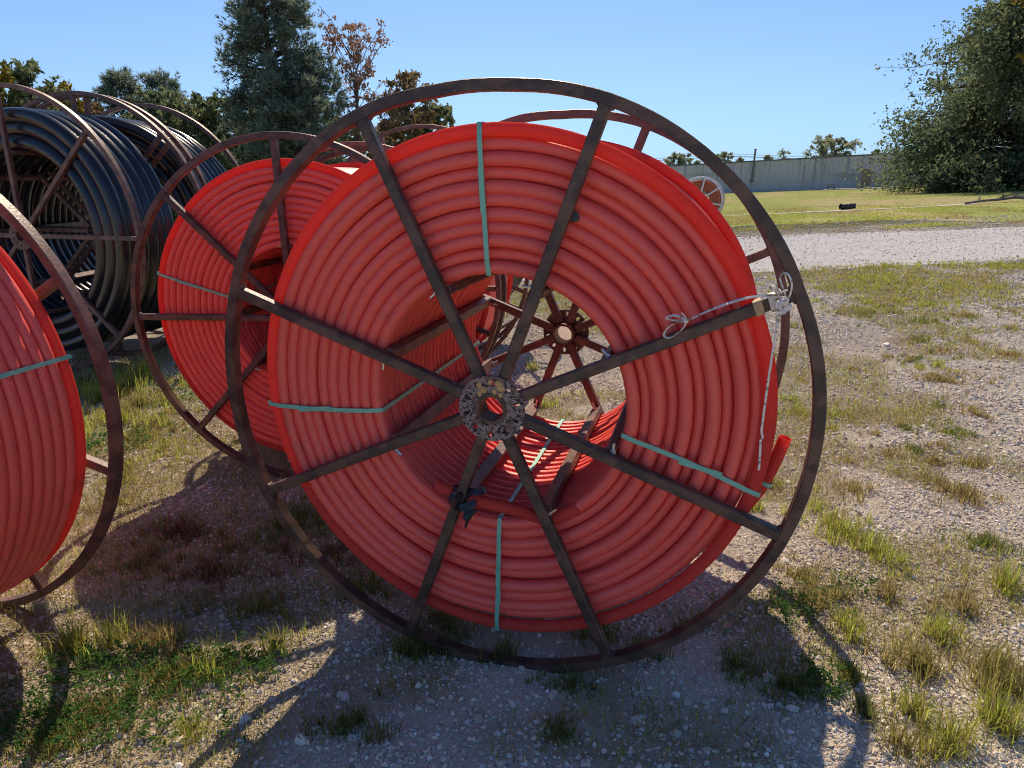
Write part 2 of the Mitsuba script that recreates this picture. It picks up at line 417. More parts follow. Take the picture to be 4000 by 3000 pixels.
# the larger stones, each one a thing
ico1 = trimesh.creation.icosphere(subdivisions=1)
big = [(0.15, 2.16), (-0.12, 2.05), (0.43, 2.02), (1.14, 1.99), (0.62, 2.10), (0.80, 2.33), (0.95, 2.22), (0.70, 2.22), (-0.45, 2.05), (-0.62, 2.18), (-0.35, 2.22), (1.25, 2.62), (1.10, 3.00), (1.33, 2.95), (1.42, 2.78), (-0.95, 2.10), (-1.15, 2.0), (0.98, 2.06), (1.02, 3.35), (1.72, 3.4),
       (1.52, 2.5), (-0.72, 1.98), (0.3, 2.3), (0.55, 1.95), (3.1, 5.4), (3.9, 7.2), (2.3, 4.6), (5.1, 9.4), (6.6, 12.0), (-1.5, 2.25)]
for i, (x, y) in enumerate(big):
    v, f, c = stones(np.array([x]), np.array([y]), np.array([0.015 + 0.009 * r.random() + 0.004 * max(0, y - 4)]), (ico1.vertices, ico1.faces), r)
    k = obj('stone', (v, f), 'mat_stone', color=np.clip(c * 1.05, 0, 1))
    tag(k, 'larger pale broken stone lying among the gravel of the yard', 'stone', 'larger loose stones in the yard')


# ---------------------------------------------------------------- grass and weeds
COL = {'fresh': ([0.28, 0.34, 0.045], [0.48, 0.52, 0.10]), 'dry': ([0.25, 0.19, 0.08], [0.42, 0.33, 0.16]), 'dark': ([0.10, 0.15, 0.035], [0.20, 0.25, 0.06]), 'olive': ([0.24, 0.235, 0.065], [0.40, 0.36, 0.12]), 'red': ([0.20, 0.075, 0.05], [0.28, 0.13, 0.08])}


def blades(x, y, length, kind, r, width=0.0042, lean=0.62, z=None, az=None):
    n = len(x); a = r.uniform(0, 2 * PI, n) if az is None else az + r.normal(0, 0.7, n); le = np.abs(r.normal(0, lean, n)) + 0.08
    L = length * r.uniform(0.55, 1.25, n); w = width * r.uniform(0.7, 1.3, n)
    dx, dy = np.cos(a), np.sin(a); sx, sy = -dy, dx
    z0 = (gh(x, y) if z is None else z) - 0.004
    B = np.stack([x, y, z0], -1); S = np.stack([sx, sy, 0 * x], -1) * w[:, None] / 2
    D = np.stack([dx, dy, 0 * x], -1)
    up = np.array([0, 0, 1.0])
    M = B + (D * np.sin(le * 0.6)[:, None] + up * np.cos(le * 0.6)[:, None]) * (L * 0.55)[:, None]
    E = M + (D * np.sin(np.minimum(le * 1.7, 1.9))[:, None] + up * np.cos(np.minimum(le * 1.7, 1.9))[:, None]) * (L * 0.45)[:, None]
    v = np.stack([B - S, B + S, M - S * 0.8, M + S * 0.8, E], 1)
    f = np.array([[0, 1, 3], [0, 3, 2], [2, 3, 4]])[None] + (np.arange(n) * 5)[:, None, None]
    lo, hi = (np.array(COL[kind][k]) for k in (0, 1))
    c = lo + (hi - lo) * r.random((n, 1)); c = np.repeat(c * r.uniform(0.85, 1.15, (n, 1)), 5, 0).reshape(n, 5, 3)
    if kind in ('fresh', 'olive'):
        c[:, :2] = c[:, :2] * 0.6 + np.array([0.33, 0.27, 0.12]) * 0.4
    return v.reshape(-1, 3), f.reshape(-1, 3), c.reshape(-1, 3)


class Pile:
    def __init__(self): self.v, self.f, self.c, self.n = [], [], [], 0
    def add(self, b): self.v.append(b[0]); self.f.append(b[1] + self.n); self.c.append(b[2]); self.n += len(b[0])
    def build(self, name, mat, label): obj(name, (np.vstack(self.v), np.vstack(self.f)), mat, color=np.clip(np.vstack(self.c), 0, 1)); tag(name, label, kind='stuff')


r = np.random.default_rng(8)
P = Pile()
# thin cover wherever the soil is grassy
for n, bx, L, w in ((120000, (-3.6, 3.2, 1.6, 5.2), 0.052, 0.0032), (120000, (-7, 7.5, 5.0, 9.0), 0.062, 0.0050), (110000, (-4, 11.5, 9.0, 13.7), 0.070, 0.0080)):
    for kind, lo in (('dry', 0.34), ('olive', 0.32), ('dark', 0.10), ('fresh', 0.24)):
        x, y = scatter(int(n * lo), *bx, r, lambda x, y: grassiness(x, y) ** 1.3 * (0.15 + 0.85 * sstep(0.35, 0.6, nnoise(x * 3 + {'dry': 0, 'olive': 9, 'dark': 19, 'fresh': 29}[kind], y * 3))))
        P.add(blades(x, y, L, kind, r, w))


def clump(cx, cy, rx, ry, kind, n, L, w=0.004, lean=0.5):
    """Tufts spread over an ellipse, ragged at its edge; the blades of a tuft lean outwards from its crown."""
    k = max(2, n // 16); a = r.uniform(0, 2 * PI, k); q = np.abs(r.normal(0, 0.62, k))
    tx, ty = cx + rx * q * np.cos(a), cy + ry * q * np.sin(a); tl = r.uniform(0.45, 1.25, k)
    i = r.integers(0, k, n); o = r.uniform(0, 2 * PI, n); d = np.abs(r.normal(0, 0.016 + 0.1 * L, n))
    x, y = tx[i] + d * np.cos(o), ty[i] + d * np.sin(o)
    m = r.random(n) < 0.22                                     # every patch has some dead blades in it
    for sel, kd in ((~m, kind), (m, 'dry' if kind != 'dry' else 'olive')):
        P.add(blades(x[sel], y[sel], L * tl[i][sel], kd, r, w, lean, az=o[sel]))


CLUMPS = [
('red', -0.95, 3.25, 0.45, 0.2, 900, .07), ('red', -1.5, 3.1, 0.35, 0.2, 800, .07), ('dry', -1.3, 2.8, 0.5, 0.15, 700, .06), ('dark', -0.7, 2.9, 0.3, 0.2, 500, .10),
('fresh', -4.0, 6.6, 0.5, 0.4, 900, .22), ('olive', -3.4, 6.2, 0.6, 0.5, 900, .16), ('dark', -4.6, 6.9, 0.8, 0.5, 900, .20),
('fresh', -3.2, 7.2, 0.5, 0.5, 700, .20), ('dark', -5.6, 7.2, 0.8, 0.6, 700, .22), ('olive', -3.6, 8.2, 0.6, 0.8, 700, .18), ('fresh', -3.3, 5.6, 0.5, 0.4, 800, .16),
('fresh', 5.6, 9.4, 1.2, 0.5, 900, .07), ('fresh', 6.6, 10.6, 1.3, 0.6, 1000, .08), ('fresh', 6.2, 12.0, 1.4, 0.6, 1100, .08), ('fresh', 5.2, 11.2, 0.9, 0.5, 700, .08), ('fresh', 8.6, 12.6, 1.0, 0.4, 700, .08),
('dark', 5.0, 8.3, 0.8, 0.3, 600, .06), ('olive', 7.0, 9.0, 0.8, 0.3, 500, .06), ('dark', 3.9, 6.6, 0.5, 0.2, 400, .06),
('fresh', 1.66, 3.33, 0.127, 0.298, 700, .10), ('fresh', 1.74, 3.03, 0.105, 0.147, 420, .10), ('fresh', 1.71, 3.21, 0.074, 0.163, 300, .11),
('fresh', 2.27, 5.51, 0.049, 0.139, 120, .06), ('fresh', 2.23, 5.22, 0.075, 0.126, 160, .07), ('fresh', 2.29, 4.81, 0.043, 0.097, 90, .06),
('fresh', 2.48, 5.09, 0.064, 0.090, 120, .06), ('dry', 2.78, 4.81, 0.043, 0.081, 60, .07), ('dark', 2.62, 4.33, 0.078, 0.112, 260, .05),
('dark', 3.11, 4.62, 0.179, 0.178, 500, .05), ('dark', 2.30, 3.09, 0.152, 0.151, 700, .06), ('dark', 2.81, 4.72, 0.084, 0.104, 200, .05),
('dark', 3.31, 5.22, 0.082, 0.126, 160, .05), ('dry', 2.43, 4.26, 0.062, 0.109, 160, .07), ('dry', 2.63, 4.12, 0.082, 0.102, 240, .07),
('dry', 2.48, 3.82, 0.098, 0.126, 300, .07), ('dry', 2.53, 3.62, 0.146, 0.200, 700, .08), ('dry', 2.84, 4.06, 0.117, 0.100, 300, .07),
('dry', 1.98, 3.76, 0.112, 0.178, 420, .07), ('dry', 2.13, 4.17, 0.046, 0.062, 80, .06), ('dry', 2.54, 4.65, 0.058, 0.102, 120, .06),
('dry', 3.45, 4.98, 0.138, 0.174, 300, .07), ('dry', 2.83, 4.38, 0.071, 0.091, 120, .07), ('fresh', 6.98, 13.28, 1.246, 0.593, 1100, .10),
('fresh', 8.76, 12.81, 0.596, 0.587, 500, .10), ('fresh', 6.13, 11.60, 0.574, 1.040, 1000, .10), ('fresh', 5.37, 9.90, 0.185, 0.377, 300, .09),
('fresh', 4.95, 9.77, 0.277, 0.518, 400, .09), ('dark', 4.58, 9.08, 0.348, 0.450, 500, .07), ('dark', 4.90, 8.99, 0.172, 0.260, 200, .06),
('dark', 4.90, 8.25, 0.184, 0.190, 240, .06), ('dark', 4.33, 7.38, 0.205, 0.302, 360, .06), ('olive', 4.75, 7.15, 0.231, 0.404, 500, .08),
('fresh', 3.93, 6.35, 0.106, 0.227, 220, .07), ('fresh', 3.70, 6.28, 0.085, 0.196, 160, .07), ('dry', 5.58, 8.51, 0.159, 0.314, 260, .09),
('dry', 3.73, 5.89, 0.298, 0.280, 700, .08), ('dry', 3.80, 6.64, 0.089, 0.127, 120, .07), ('dry', 3.61, 6.68, 0.068, 0.118, 90, .07),
('olive', 5.50, 7.73, 0.146, 0.261, 240, .08), ('olive', 6.17, 8.67, 0.213, 0.674, 400, .08), ('red', 4.73, 6.59, 0.172, 0.193, 260, .05),
('red', 3.17, 6.39, 0.110, 0.108, 120, .04), ('red', 4.25, 6.81, 0.202, 0.101, 160, .04), ('olive', 3.36, 8.32, 0.167, 0.461, 200, .07),
('fresh', 4.32, 9.99, 0.225, 0.542, 260, .08), ('fresh', 4.53, 11.83, 0.226, 0.442, 200, .08), ('olive', 3.31, 7.61, 0.128, 0.254, 160, .06),
('dry', 2.59, 6.12, 0.128, 0.212, 160, .06), ('fresh', -3.88, 7.07, 0.218, 0.651, 900, .26), ('fresh', -3.87, 6.70, 0.166, 0.309, 300, .20),
('fresh', -3.58, 5.79, 0.144, 0.400, 260, .09), ('olive', -2.94, 5.32, 0.348, 0.806, 1500, .07), ('olive', -2.67, 4.51, 0.280, 0.469, 1300, .07),
('dry', -2.93, 5.63, 0.275, 0.545, 700, .06), ('fresh', -2.58, 4.83, 0.238, 0.345, 600, .07), ('dry', -2.48, 3.96, 0.166, 0.283, 600, .07),
('red', -1.86, 3.58, 0.268, 0.199, 900, .08), ('dry', -1.90, 3.24, 0.274, 0.257, 900, .07), ('dry', -1.48, 3.34, 0.278, 0.271, 600, .08),
('dark', -1.23, 3.61, 0.178, 0.274, 600, .16), ('olive', -1.14, 2.74, 0.187, 0.123, 400, .10), ('dry', -1.48, 2.55, 0.155, 0.090, 500, .10),
('fresh', -1.82, 2.54, 0.112, 0.089, 300, .14), ('fresh', -1.69, 2.56, 0.067, 0.072, 160, .14), ('olive', -1.30, 2.33, 0.225, 0.110, 900, .07),
('fresh', -1.18, 2.34, 0.123, 0.046, 260, .11), ('fresh', -0.97, 2.49, 0.064, 0.068, 160, .12), ('dry', -1.55, 2.17, 0.195, 0.126, 700, .06),
('olive', -1.61, 2.02, 0.185, 0.113, 700, .07), ('fresh', -1.12, 2.02, 0.091, 0.074, 220, .08), ('dark', -0.26, 2.48, 0.094, 0.103, 260, .10),
('dark', -0.41, 2.42, 0.113, 0.082, 260, .10), ('dry', -0.33, 2.65, 0.089, 0.076, 120, .09), ('dark', -0.05, 2.40, 0.101, 0.081, 240, .08),
('dark', 0.50, 2.37, 0.118, 0.079, 260, .08), ('dark', 0.37, 2.50, 0.124, 0.086, 240, .09), ('dark', 0.74, 2.53, 0.124, 0.070, 200, .08),
('dark', 0.23, 2.18, 0.186, 0.083, 300, .06), ('dark', 0.87, 2.28, 0.151, 0.089, 320, .07), ('dark', 1.00, 2.16, 0.117, 0.096, 420, .07),
('dark', -0.58, 2.03, 0.162, 0.100, 400, .07), ('dark', 0.17, 1.96, 0.128, 0.058, 240, .06), ('fresh', 1.36, 2.44, 0.059, 0.099, 240, .12),
('olive', 1.31, 2.70, 0.086, 0.098, 300, .09), ('olive', 1.32, 2.88, 0.102, 0.109, 420, .06), ('olive', 1.41, 2.71, 0.065, 0.058, 200, .08),
('dark', 1.24, 2.21, 0.055, 0.084, 360, .06), ('dark', 1.21, 2.05, 0.043, 0.075, 260, .06), ('dry', 1.64, 2.69, 0.075, 0.077, 240, .09),
('olive', 1.53, 2.25, 0.128, 0.117, 600, .11), ('fresh', 1.70, 2.42, 0.087, 0.081, 300, .11), ('dry', 1.87, 2.58, 0.081, 0.109, 300, .10),
('fresh', 2.14, 2.72, 0.116, 0.119, 300, .12), ('olive', 1.76, 2.23, 0.136, 0.115, 500, .11), ('fresh', 1.37, 2.02, 0.067, 0.073, 220, .12),
('fresh', 1.41, 1.88, 0.087, 0.087, 380, .13), ('olive', 1.26, 1.88, 0.064, 0.088, 260, .11), ('fresh', 1.62, 1.95, 0.081, 0.092, 420, .13),
('olive', 1.76, 2.10, 0.086, 0.104, 400, .12), ('fresh', 1.06, 3.35, 0.052, 0.057, 110, .09), ('fresh', 1.35, 3.54, 0.054, 0.062, 120, .10),
('olive', 1.53, 3.86, 0.087, 0.110, 260, .07), ('fresh', 0.27, 5.54, 0.125, 0.289, 220, .09), ('fresh', 0.21, 6.91, 0.077, 0.324, 120, .16),
('olive', 0.50, 5.24, 0.157, 0.127, 200, .05), ('fresh', 1.10, 8.52, 0.182, 0.657, 160, .05), ('fresh', 1.11, 10.90, 0.268, 0.783, 200, .07),
('fresh', 9.70, 27.52, 1.397, 1.880, 300, .10), ('dry', 10.99, 25.97, 1.856, 1.378, 400, .10), ('dry', 10.32, 21.61, 1.603, 0.562, 200, .08)]
for kind, cx, cy, qx, qy, n, L in CLUMPS:
    clump(cx, cy, qx, min(qy, 1.2), kind, int(n * 0.9), L * 0.95, 0.0038 + 0.0005 * max(0, cy - 3))
# rough tufts along the front of the lawn
x = r.uniform(5, 20, 42000); y = 22.0 + 16 * r.random(42000) ** 1.6; k = nnoise(x * 0.9, y * 0.5 + 7) > np.where(y < 25.5, 0.58, 0.35); x, y = x[k], y[k]
k = nnoise(x * 0.35 + 3, y * 0.4) < np.where(y < 26, 0.3, 0.62)
P.add(blades(x[k], y[k], 0.085, 'fresh', r, 0.012, z=gz(x[k], y[k]) + 0.012)); P.add(blades(x[~k], y[~k], 0.075, 'dry', r, 0.012, z=gz(x[~k], y[~k]) + 0.012))
P.build('grass', 'mat_grass', 'patchy green and dried grass growing through the gravel')


def leaflets(x, y, z, size, r, lo, hi, flat_=0.5):
    n = len(x); nrm = unit(np.stack([r.normal(0, flat_, n), r.normal(0, flat_, n), np.ones(n)], -1)); a = unit(np.cross(nrm, r.normal(0, 1, (n, 3)))); b = np.cross(nrm, a)
    C = np.stack([x, y, z], -1); s = (size * r.uniform(0.7, 1.3, n))[:, None]
    v = np.stack([C - a * s, C + b * s * 0.6, C + a * s, C - b * s * 0.6], 1).reshape(-1, 3)
    f = (np.array([[0, 1, 2], [0, 2, 3]])[None] + (np.arange(n) * 4)[:, None, None]).reshape(-1, 3)
    c = np.array(lo) + (np.array(hi) - np.array(lo)) * r.random((n, 1))
    return v, f, np.repeat(c, 4, 0)


W = Pile()
for cx, cy, sx, sy, n in ((-1.62, 2.42, 0.22, 0.12, 1500), (-1.35, 2.28, 0.25, 0.13, 1400), (-1.75, 2.12, 0.22, 0.14, 1600), (-1.15, 2.42, 0.16, 0.08, 700), (-1.0, 2.36, 0.1, 0.05, 350), (1.12, 2.16, 0.05, 0.07, 500), (-1.45, 2.05, 0.3, 0.1, 1200), (-1.5, 2.72, 0.03, 0.02, 24), (1.22, 2.62, 0.12, 0.1, 500), (1.5, 2.75, 0.06, 0.05, 160), (-3.1, 5.2, 0.4, 0.3, 1200), (-3.0, 6.6, 0.5, 0.5, 1600)):
    k = max(1, n // 9); tx, ty, th = cx + r.normal(0, sx * 0.7, k), cy + r.normal(0, sy * 0.7, k), r.uniform(0.012, 0.06, k)
    i = r.integers(0, k, n); q = r.uniform(0, 2 * PI, n); d = r.uniform(0.004, 0.02, n) * (1 + 0.5 * (cy > 4))
    x, y = tx[i] + d * np.cos(q), ty[i] + d * np.sin(q)
    W.add(leaflets(x, y, gh(x, y) + th[i] + r.normal(0, 0.006, n), 0.0075 + 0.004 * (cy > 4), r, [0.06, 0.15, 0.035], [0.13, 0.25, 0.07]))
    W.add(blades(tx, ty, th.mean() * 1.2, 'olive', r, 0.002, 0.2))
W.build('weeds', 'mat_grass', 'low clover-like green weeds creeping over the gravel')

# one dead leaf in the shade
q = np.linspace(-1, 1, 9); lw = 0.011 * np.sqrt(np.clip(1 - q * q, 0, 1)) * (1 + 0.3 * q)
lp = np.stack([np.stack([q * 0.026, s * lw, 0.006 + 0.006 * q * q + 0.003 * abs(s) + 0 * q], -1) for s in (-1, 0, 1)], 1)
lv = lp.reshape(-1, 3); ca, sa = math.cos(0.9), math.sin(0.9)
lv = np.stack([lv[:, 0] * ca - lv[:, 1] * sa + 0.88, lv[:, 0] * sa + lv[:, 1] * ca + 2.52, lv[:, 2]], -1); lv[:, 2] += float(gh(0.88, 2.52)) + 0.012
k = obj('dead_leaf', (np.vstack([lv, lv - [0, 0, 0.001]]), np.vstack([grid_faces(9, 3, wrap_m=False), grid_faces(9, 3, wrap_m=False)[:, ::-1] + 27])), 'mat_dead_leaf', smooth=False)
tag(k, 'single curled pinkish dead leaf on the shaded gravel', 'leaf')


# ---------------------------------------------------------------- reels and coils
class Pose:
    """A reel's frame: X across, Y along the axle away from the camera, Z up."""
    def __init__(self, c, yaw, lean=0.0):
        self.c = np.array(c, float)
        self.a = np.array([math.sin(yaw) * math.cos(lean), math.cos(yaw) * math.cos(lean), math.sin(lean)])
        self.e1 = np.array([math.cos(yaw), -math.sin(yaw), 0.0]); e2 = np.cross(self.e1, self.a); self.e2 = e2 * np.sign(e2[2])
    def __call__(self, v): v = np.asarray(v, float); return self.c + v[..., :1] * self.e1 + v[..., 1:2] * self.a + v[..., 2:] * self.e2
    def m(self, vf): return self(vf[0]), vf[1]


def pol(rr, th, y): rr, th, y = np.broadcast_arrays(rr, th, y); return np.stack([rr * np.cos(th), y, rr * np.sin(th)], -1)


def loop_section(radius, th, prof):
    """A closed ring swept from a section of (inward offset, y) points with a radius per angle."""
    v = np.stack([pol(radius - d, th, yy) for d, yy in prof], 1)
    return v.reshape(-1, 3), grid_faces(len(th), len(prof), wrap_n=True)


def ring_tube(rr, yy, th, rad, sides):
    ph = np.arange(sides) / sides * 2 * PI
    v = np.stack([pol(rr + rad * math.cos(p), th, yy + rad * math.sin(p)) for p in ph], 1)
    return v.reshape(-1, 3), grid_faces(len(th), sides, wrap_n=True)


def ring_tube_uv(rr, yy, th, rad, sides):
    """As ring_tube, with a seam, so that stripes along the pipe can follow v."""
    th = np.append(th, th[0] + 2 * PI); rr = np.append(rr, rr[0]); yy = np.append(yy, yy[0])
    ph = np.arange(sides + 1) / sides * 2 * PI
    v = np.stack([pol(rr + rad * math.cos(p), th, yy + rad * math.sin(p)) for p in ph], 1)
    uv = np.stack([np.repeat(np.linspace(0, 1, len(th))[:, None], sides + 1, 1), np.repeat((ph / 2 / PI)[None], len(th), 0)], -1)
    return (v.reshape(-1, 3), grid_faces(len(th), sides + 1, wrap_m=False)), uv.reshape(-1, 2)


TH = np.linspace(0, 2 * PI, 145)[:-1]


def rad_table(table, R):
    """Ring radius per angle from (degrees, radius) knots: old rims are a little out of round."""
    if not table: return lambda t: R + 0.004 * smooth_noise1(np.asarray(t, float), 3, 1.2)
    a = np.array(sorted(table)); A = np.concatenate([a[:, 0] - 360, a[:, 0], a[:, 0] + 360]); B = np.tile(a[:, 1], 3)
    return lambda t: np.interp(np.degrees(np.asarray(t, float)) % 360, A, B)


def make_flange(P, parent, R, y0, sgn, ph, mat, rt, plate=True, hub_r=0.118, hole=0.045, sw=0.019, rim_t=0.037, rim_d=0.046, nspoke=8, plate_mat=None, weld=False):
    """One wheel: rim, spokes, hub plate. sgn = +1: its outer side faces the camera."""
    rad = rt(TH)
    d = rim_d * sgn
    prof = [(0.002, y0), (0.0, y0 + 0.003 * sgn), (0.0, y0 + d - 0.003 * sgn), (0.002, y0 + d), (rim_t - 0.002, y0 + d), (rim_t, y0 + d - 0.003 * sgn), (rim_t, y0 + 0.003 * sgn), (rim_t - 0.002, y0)]
    if sgn < 0: prof = prof[::-1]
    obj('rim', P.m(loop_section(rad, TH, prof)), mat, parent, smooth=35)
    for k in range(nspoke):
        th = math.radians(360 / nspoke * (k + 0.5)) + ph
        r1 = float(rt(th)) - rim_t + 0.004; r0 = hole + 0.014
        u = np.array([math.cos(th), 0, math.sin(th)]); w = np.array([-math.sin(th), 0, math.cos(th)]); yv = np.array([0, 1.0, 0])
        yc = y0 + sgn * (0.002 + sw)
        m = box(u * (r0 + r1) / 2 + yv * yc, u, w, yv, (r1 - r0) / 2, sw, sw, 0.004)
        sk = obj('spoke', P.m(m), mat, parent)
        for sg in (-1, 1) if sgn > 0 and weld else ():             # fillet of weld in each corner at the rim
            q0 = u * (r1 - 0.004) + w * sg * (sw + 0.001) + yv * (y0 + 0.004); q = np.linspace(0, 1, 7)[:, None]
            bead = q0 + yv * 0.034 * q + u * 0.0015 * np.sin(q * 19) + w * sg * 0.0015 * np.cos(q * 23)
            obj('weld', P.m(polytube(bead, 0.0075 + 0.0012 * np.sin(np.arange(7) * 2.3), 7)), mat, sk, smooth=60)
    if plate:
        poly = Point(0, 0).buffer(hub_r, 32).difference(Point(0, 0).buffer(hole, 24))
        for k in range(10):
            a = math.radians(36 * k + 14); poly = poly.difference(affinity.translate(affinity.rotate(affinity.scale(Point(0, 0).buffer(0.0085, 8), 1.45, 0.9), math.degrees(a), origin=(0, 0)), 0.094 * math.cos(a), 0.094 * math.sin(a)))
        pl = trimesh.creation.extrude_polygon(poly, 0.010, engine='earcut')
        v = np.stack([pl.vertices[:, 0], y0 - sgn * (0.010 - pl.vertices[:, 2]) if sgn > 0 else y0 + 0.010 - pl.vertices[:, 2], pl.vertices[:, 1]], -1)
        hub = obj('hub', P.m((v, np.array(pl.faces)[:, ::-1] if sgn > 0 else np.array(pl.faces))), plate_mat or mat, parent)
        t = np.linspace(0, 2 * PI, 41)[:-1]; ya, yb = y0 - sgn * 0.016, y0 + sgn * 0.07
        obj('collar', P.m(loop_section(np.full(40, hole + 0.011), t, [(0, ya), (0, yb), (0.012, yb), (0.012, ya)][::1 if sgn > 0 else -1])), mat, hub)


def make_bolt(P, parent, pos, axis, mat='mat_bolt'):
    a = unit(axis); u = unit(np.cross(a, [0.3, 0.9, 0.2])); w = np.cross(a, u)
    t = np.arange(6) / 6 * 2 * PI; ms = []
    for h0, h1, rr in ((0.0, 0.008, 0.0105), (0.008, 0.034, 0.005)):
        ring = np.cos(t)[:, None] * u + np.sin(t)[:, None] * w
        v = np.vstack([pos + a * h0 + ring * rr, pos + a * h1 + ring * rr, [pos + a * h1]]); i = np.arange(6); j = (i + 1) % 6
        ms.append((v, np.vstack([np.stack([i, j, j + 6], 1), np.stack([i, j + 6, i + 6], 1), np.stack([i + 6, j + 6, i * 0 + 12], 1)])))
    v, f = cat(ms)
    obj('bolt', P.m((v, f)), mat, parent)


def make_reel(name, label, P, R, Wd, ph, group=None, mats=('mat_rust', 'mat_rust_red'), bar_r=0.43, tables=(None, None), hub=(0.118, 0.045), scale=1.0, bolts=True, plate_mat='mat_plate', P2=None, R2=None):
    t = thing(name, label, 'cable reel', group)
    P2 = P2 or P
    rt1, rt2 = rad_table(tables[0], R), rad_table(tables[1], R2 or R)
    make_flange(P, t, R, 0.0, 1, ph, mats[0], rt1, hub_r=hub[0], hole=hub[1], sw=0.019 * scale, rim_t=0.037 * scale, rim_d=0.046 * scale, plate_mat=plate_mat, weld=bolts)
    make_flange(P2, t, R2 or R, Wd if P2 is P else 0.0, -1, ph, mats[1], rt2, hub_r=hub[0], hole=hub[1], sw=0.019 * scale, rim_t=0.037 * scale, rim_d=0.046 * scale)
    for k in range(8):
        th = math.radians(45 * k + 22.5) + ph
        u = np.array([math.cos(th), 0, math.sin(th)]); w = np.array([-math.sin(th), 0, math.cos(th)])
        A, B = P(u * bar_r + [0, 0.042 * scale, 0]), P2(u * bar_r + [0, (Wd if P2 is P else 0) - 0.042 * scale, 0])
        d = unit(B - A); uw, ww = P(u) - P.c, P(w) - P.c
        obj('crossbar', box((A + B) / 2, unit(uw), unit(ww), d, 0.016 * scale, 0.025 * scale, np.linalg.norm(B - A) / 2, 0.004), mats[1], t)
        if bolts:
            make_bolt(P, t, u * (bar_r + 0.01) + w * 0.019 + [0, 0.03, 0], w * 0.9 - u * 0.25)
            make_bolt(P, t, u * (bar_r - 0.016) + [0, Wd - 0.07, 0], -u + np.array([0, 0.1, 0]))
    return t


def turn_shape(i, seed, base_r, base_y, amp_r, amp_y, rec, rec_th):
    """Radius and depth per angle of one visible turn on a face of a coil."""
    rr = base_r + amp_r * smooth_noise1(TH, seed + i, 0.9) + 0.4 * amp_r * smooth_noise1(TH, seed + 50 + i, 2.4)
    q = 0.5 + 0.5 * np.cos(TH - rec_th) + 0.25 * smooth_noise1(TH, seed + 33 + i, 0.8)
    yy = base_y + (rec * sstep(0.05, 0.75, q) if i % 2 else 0.0) + amp_y * (0.5 + 0.5 * smooth_noise1(TH, seed + 90 + i, 1.1))
    return rr, yy


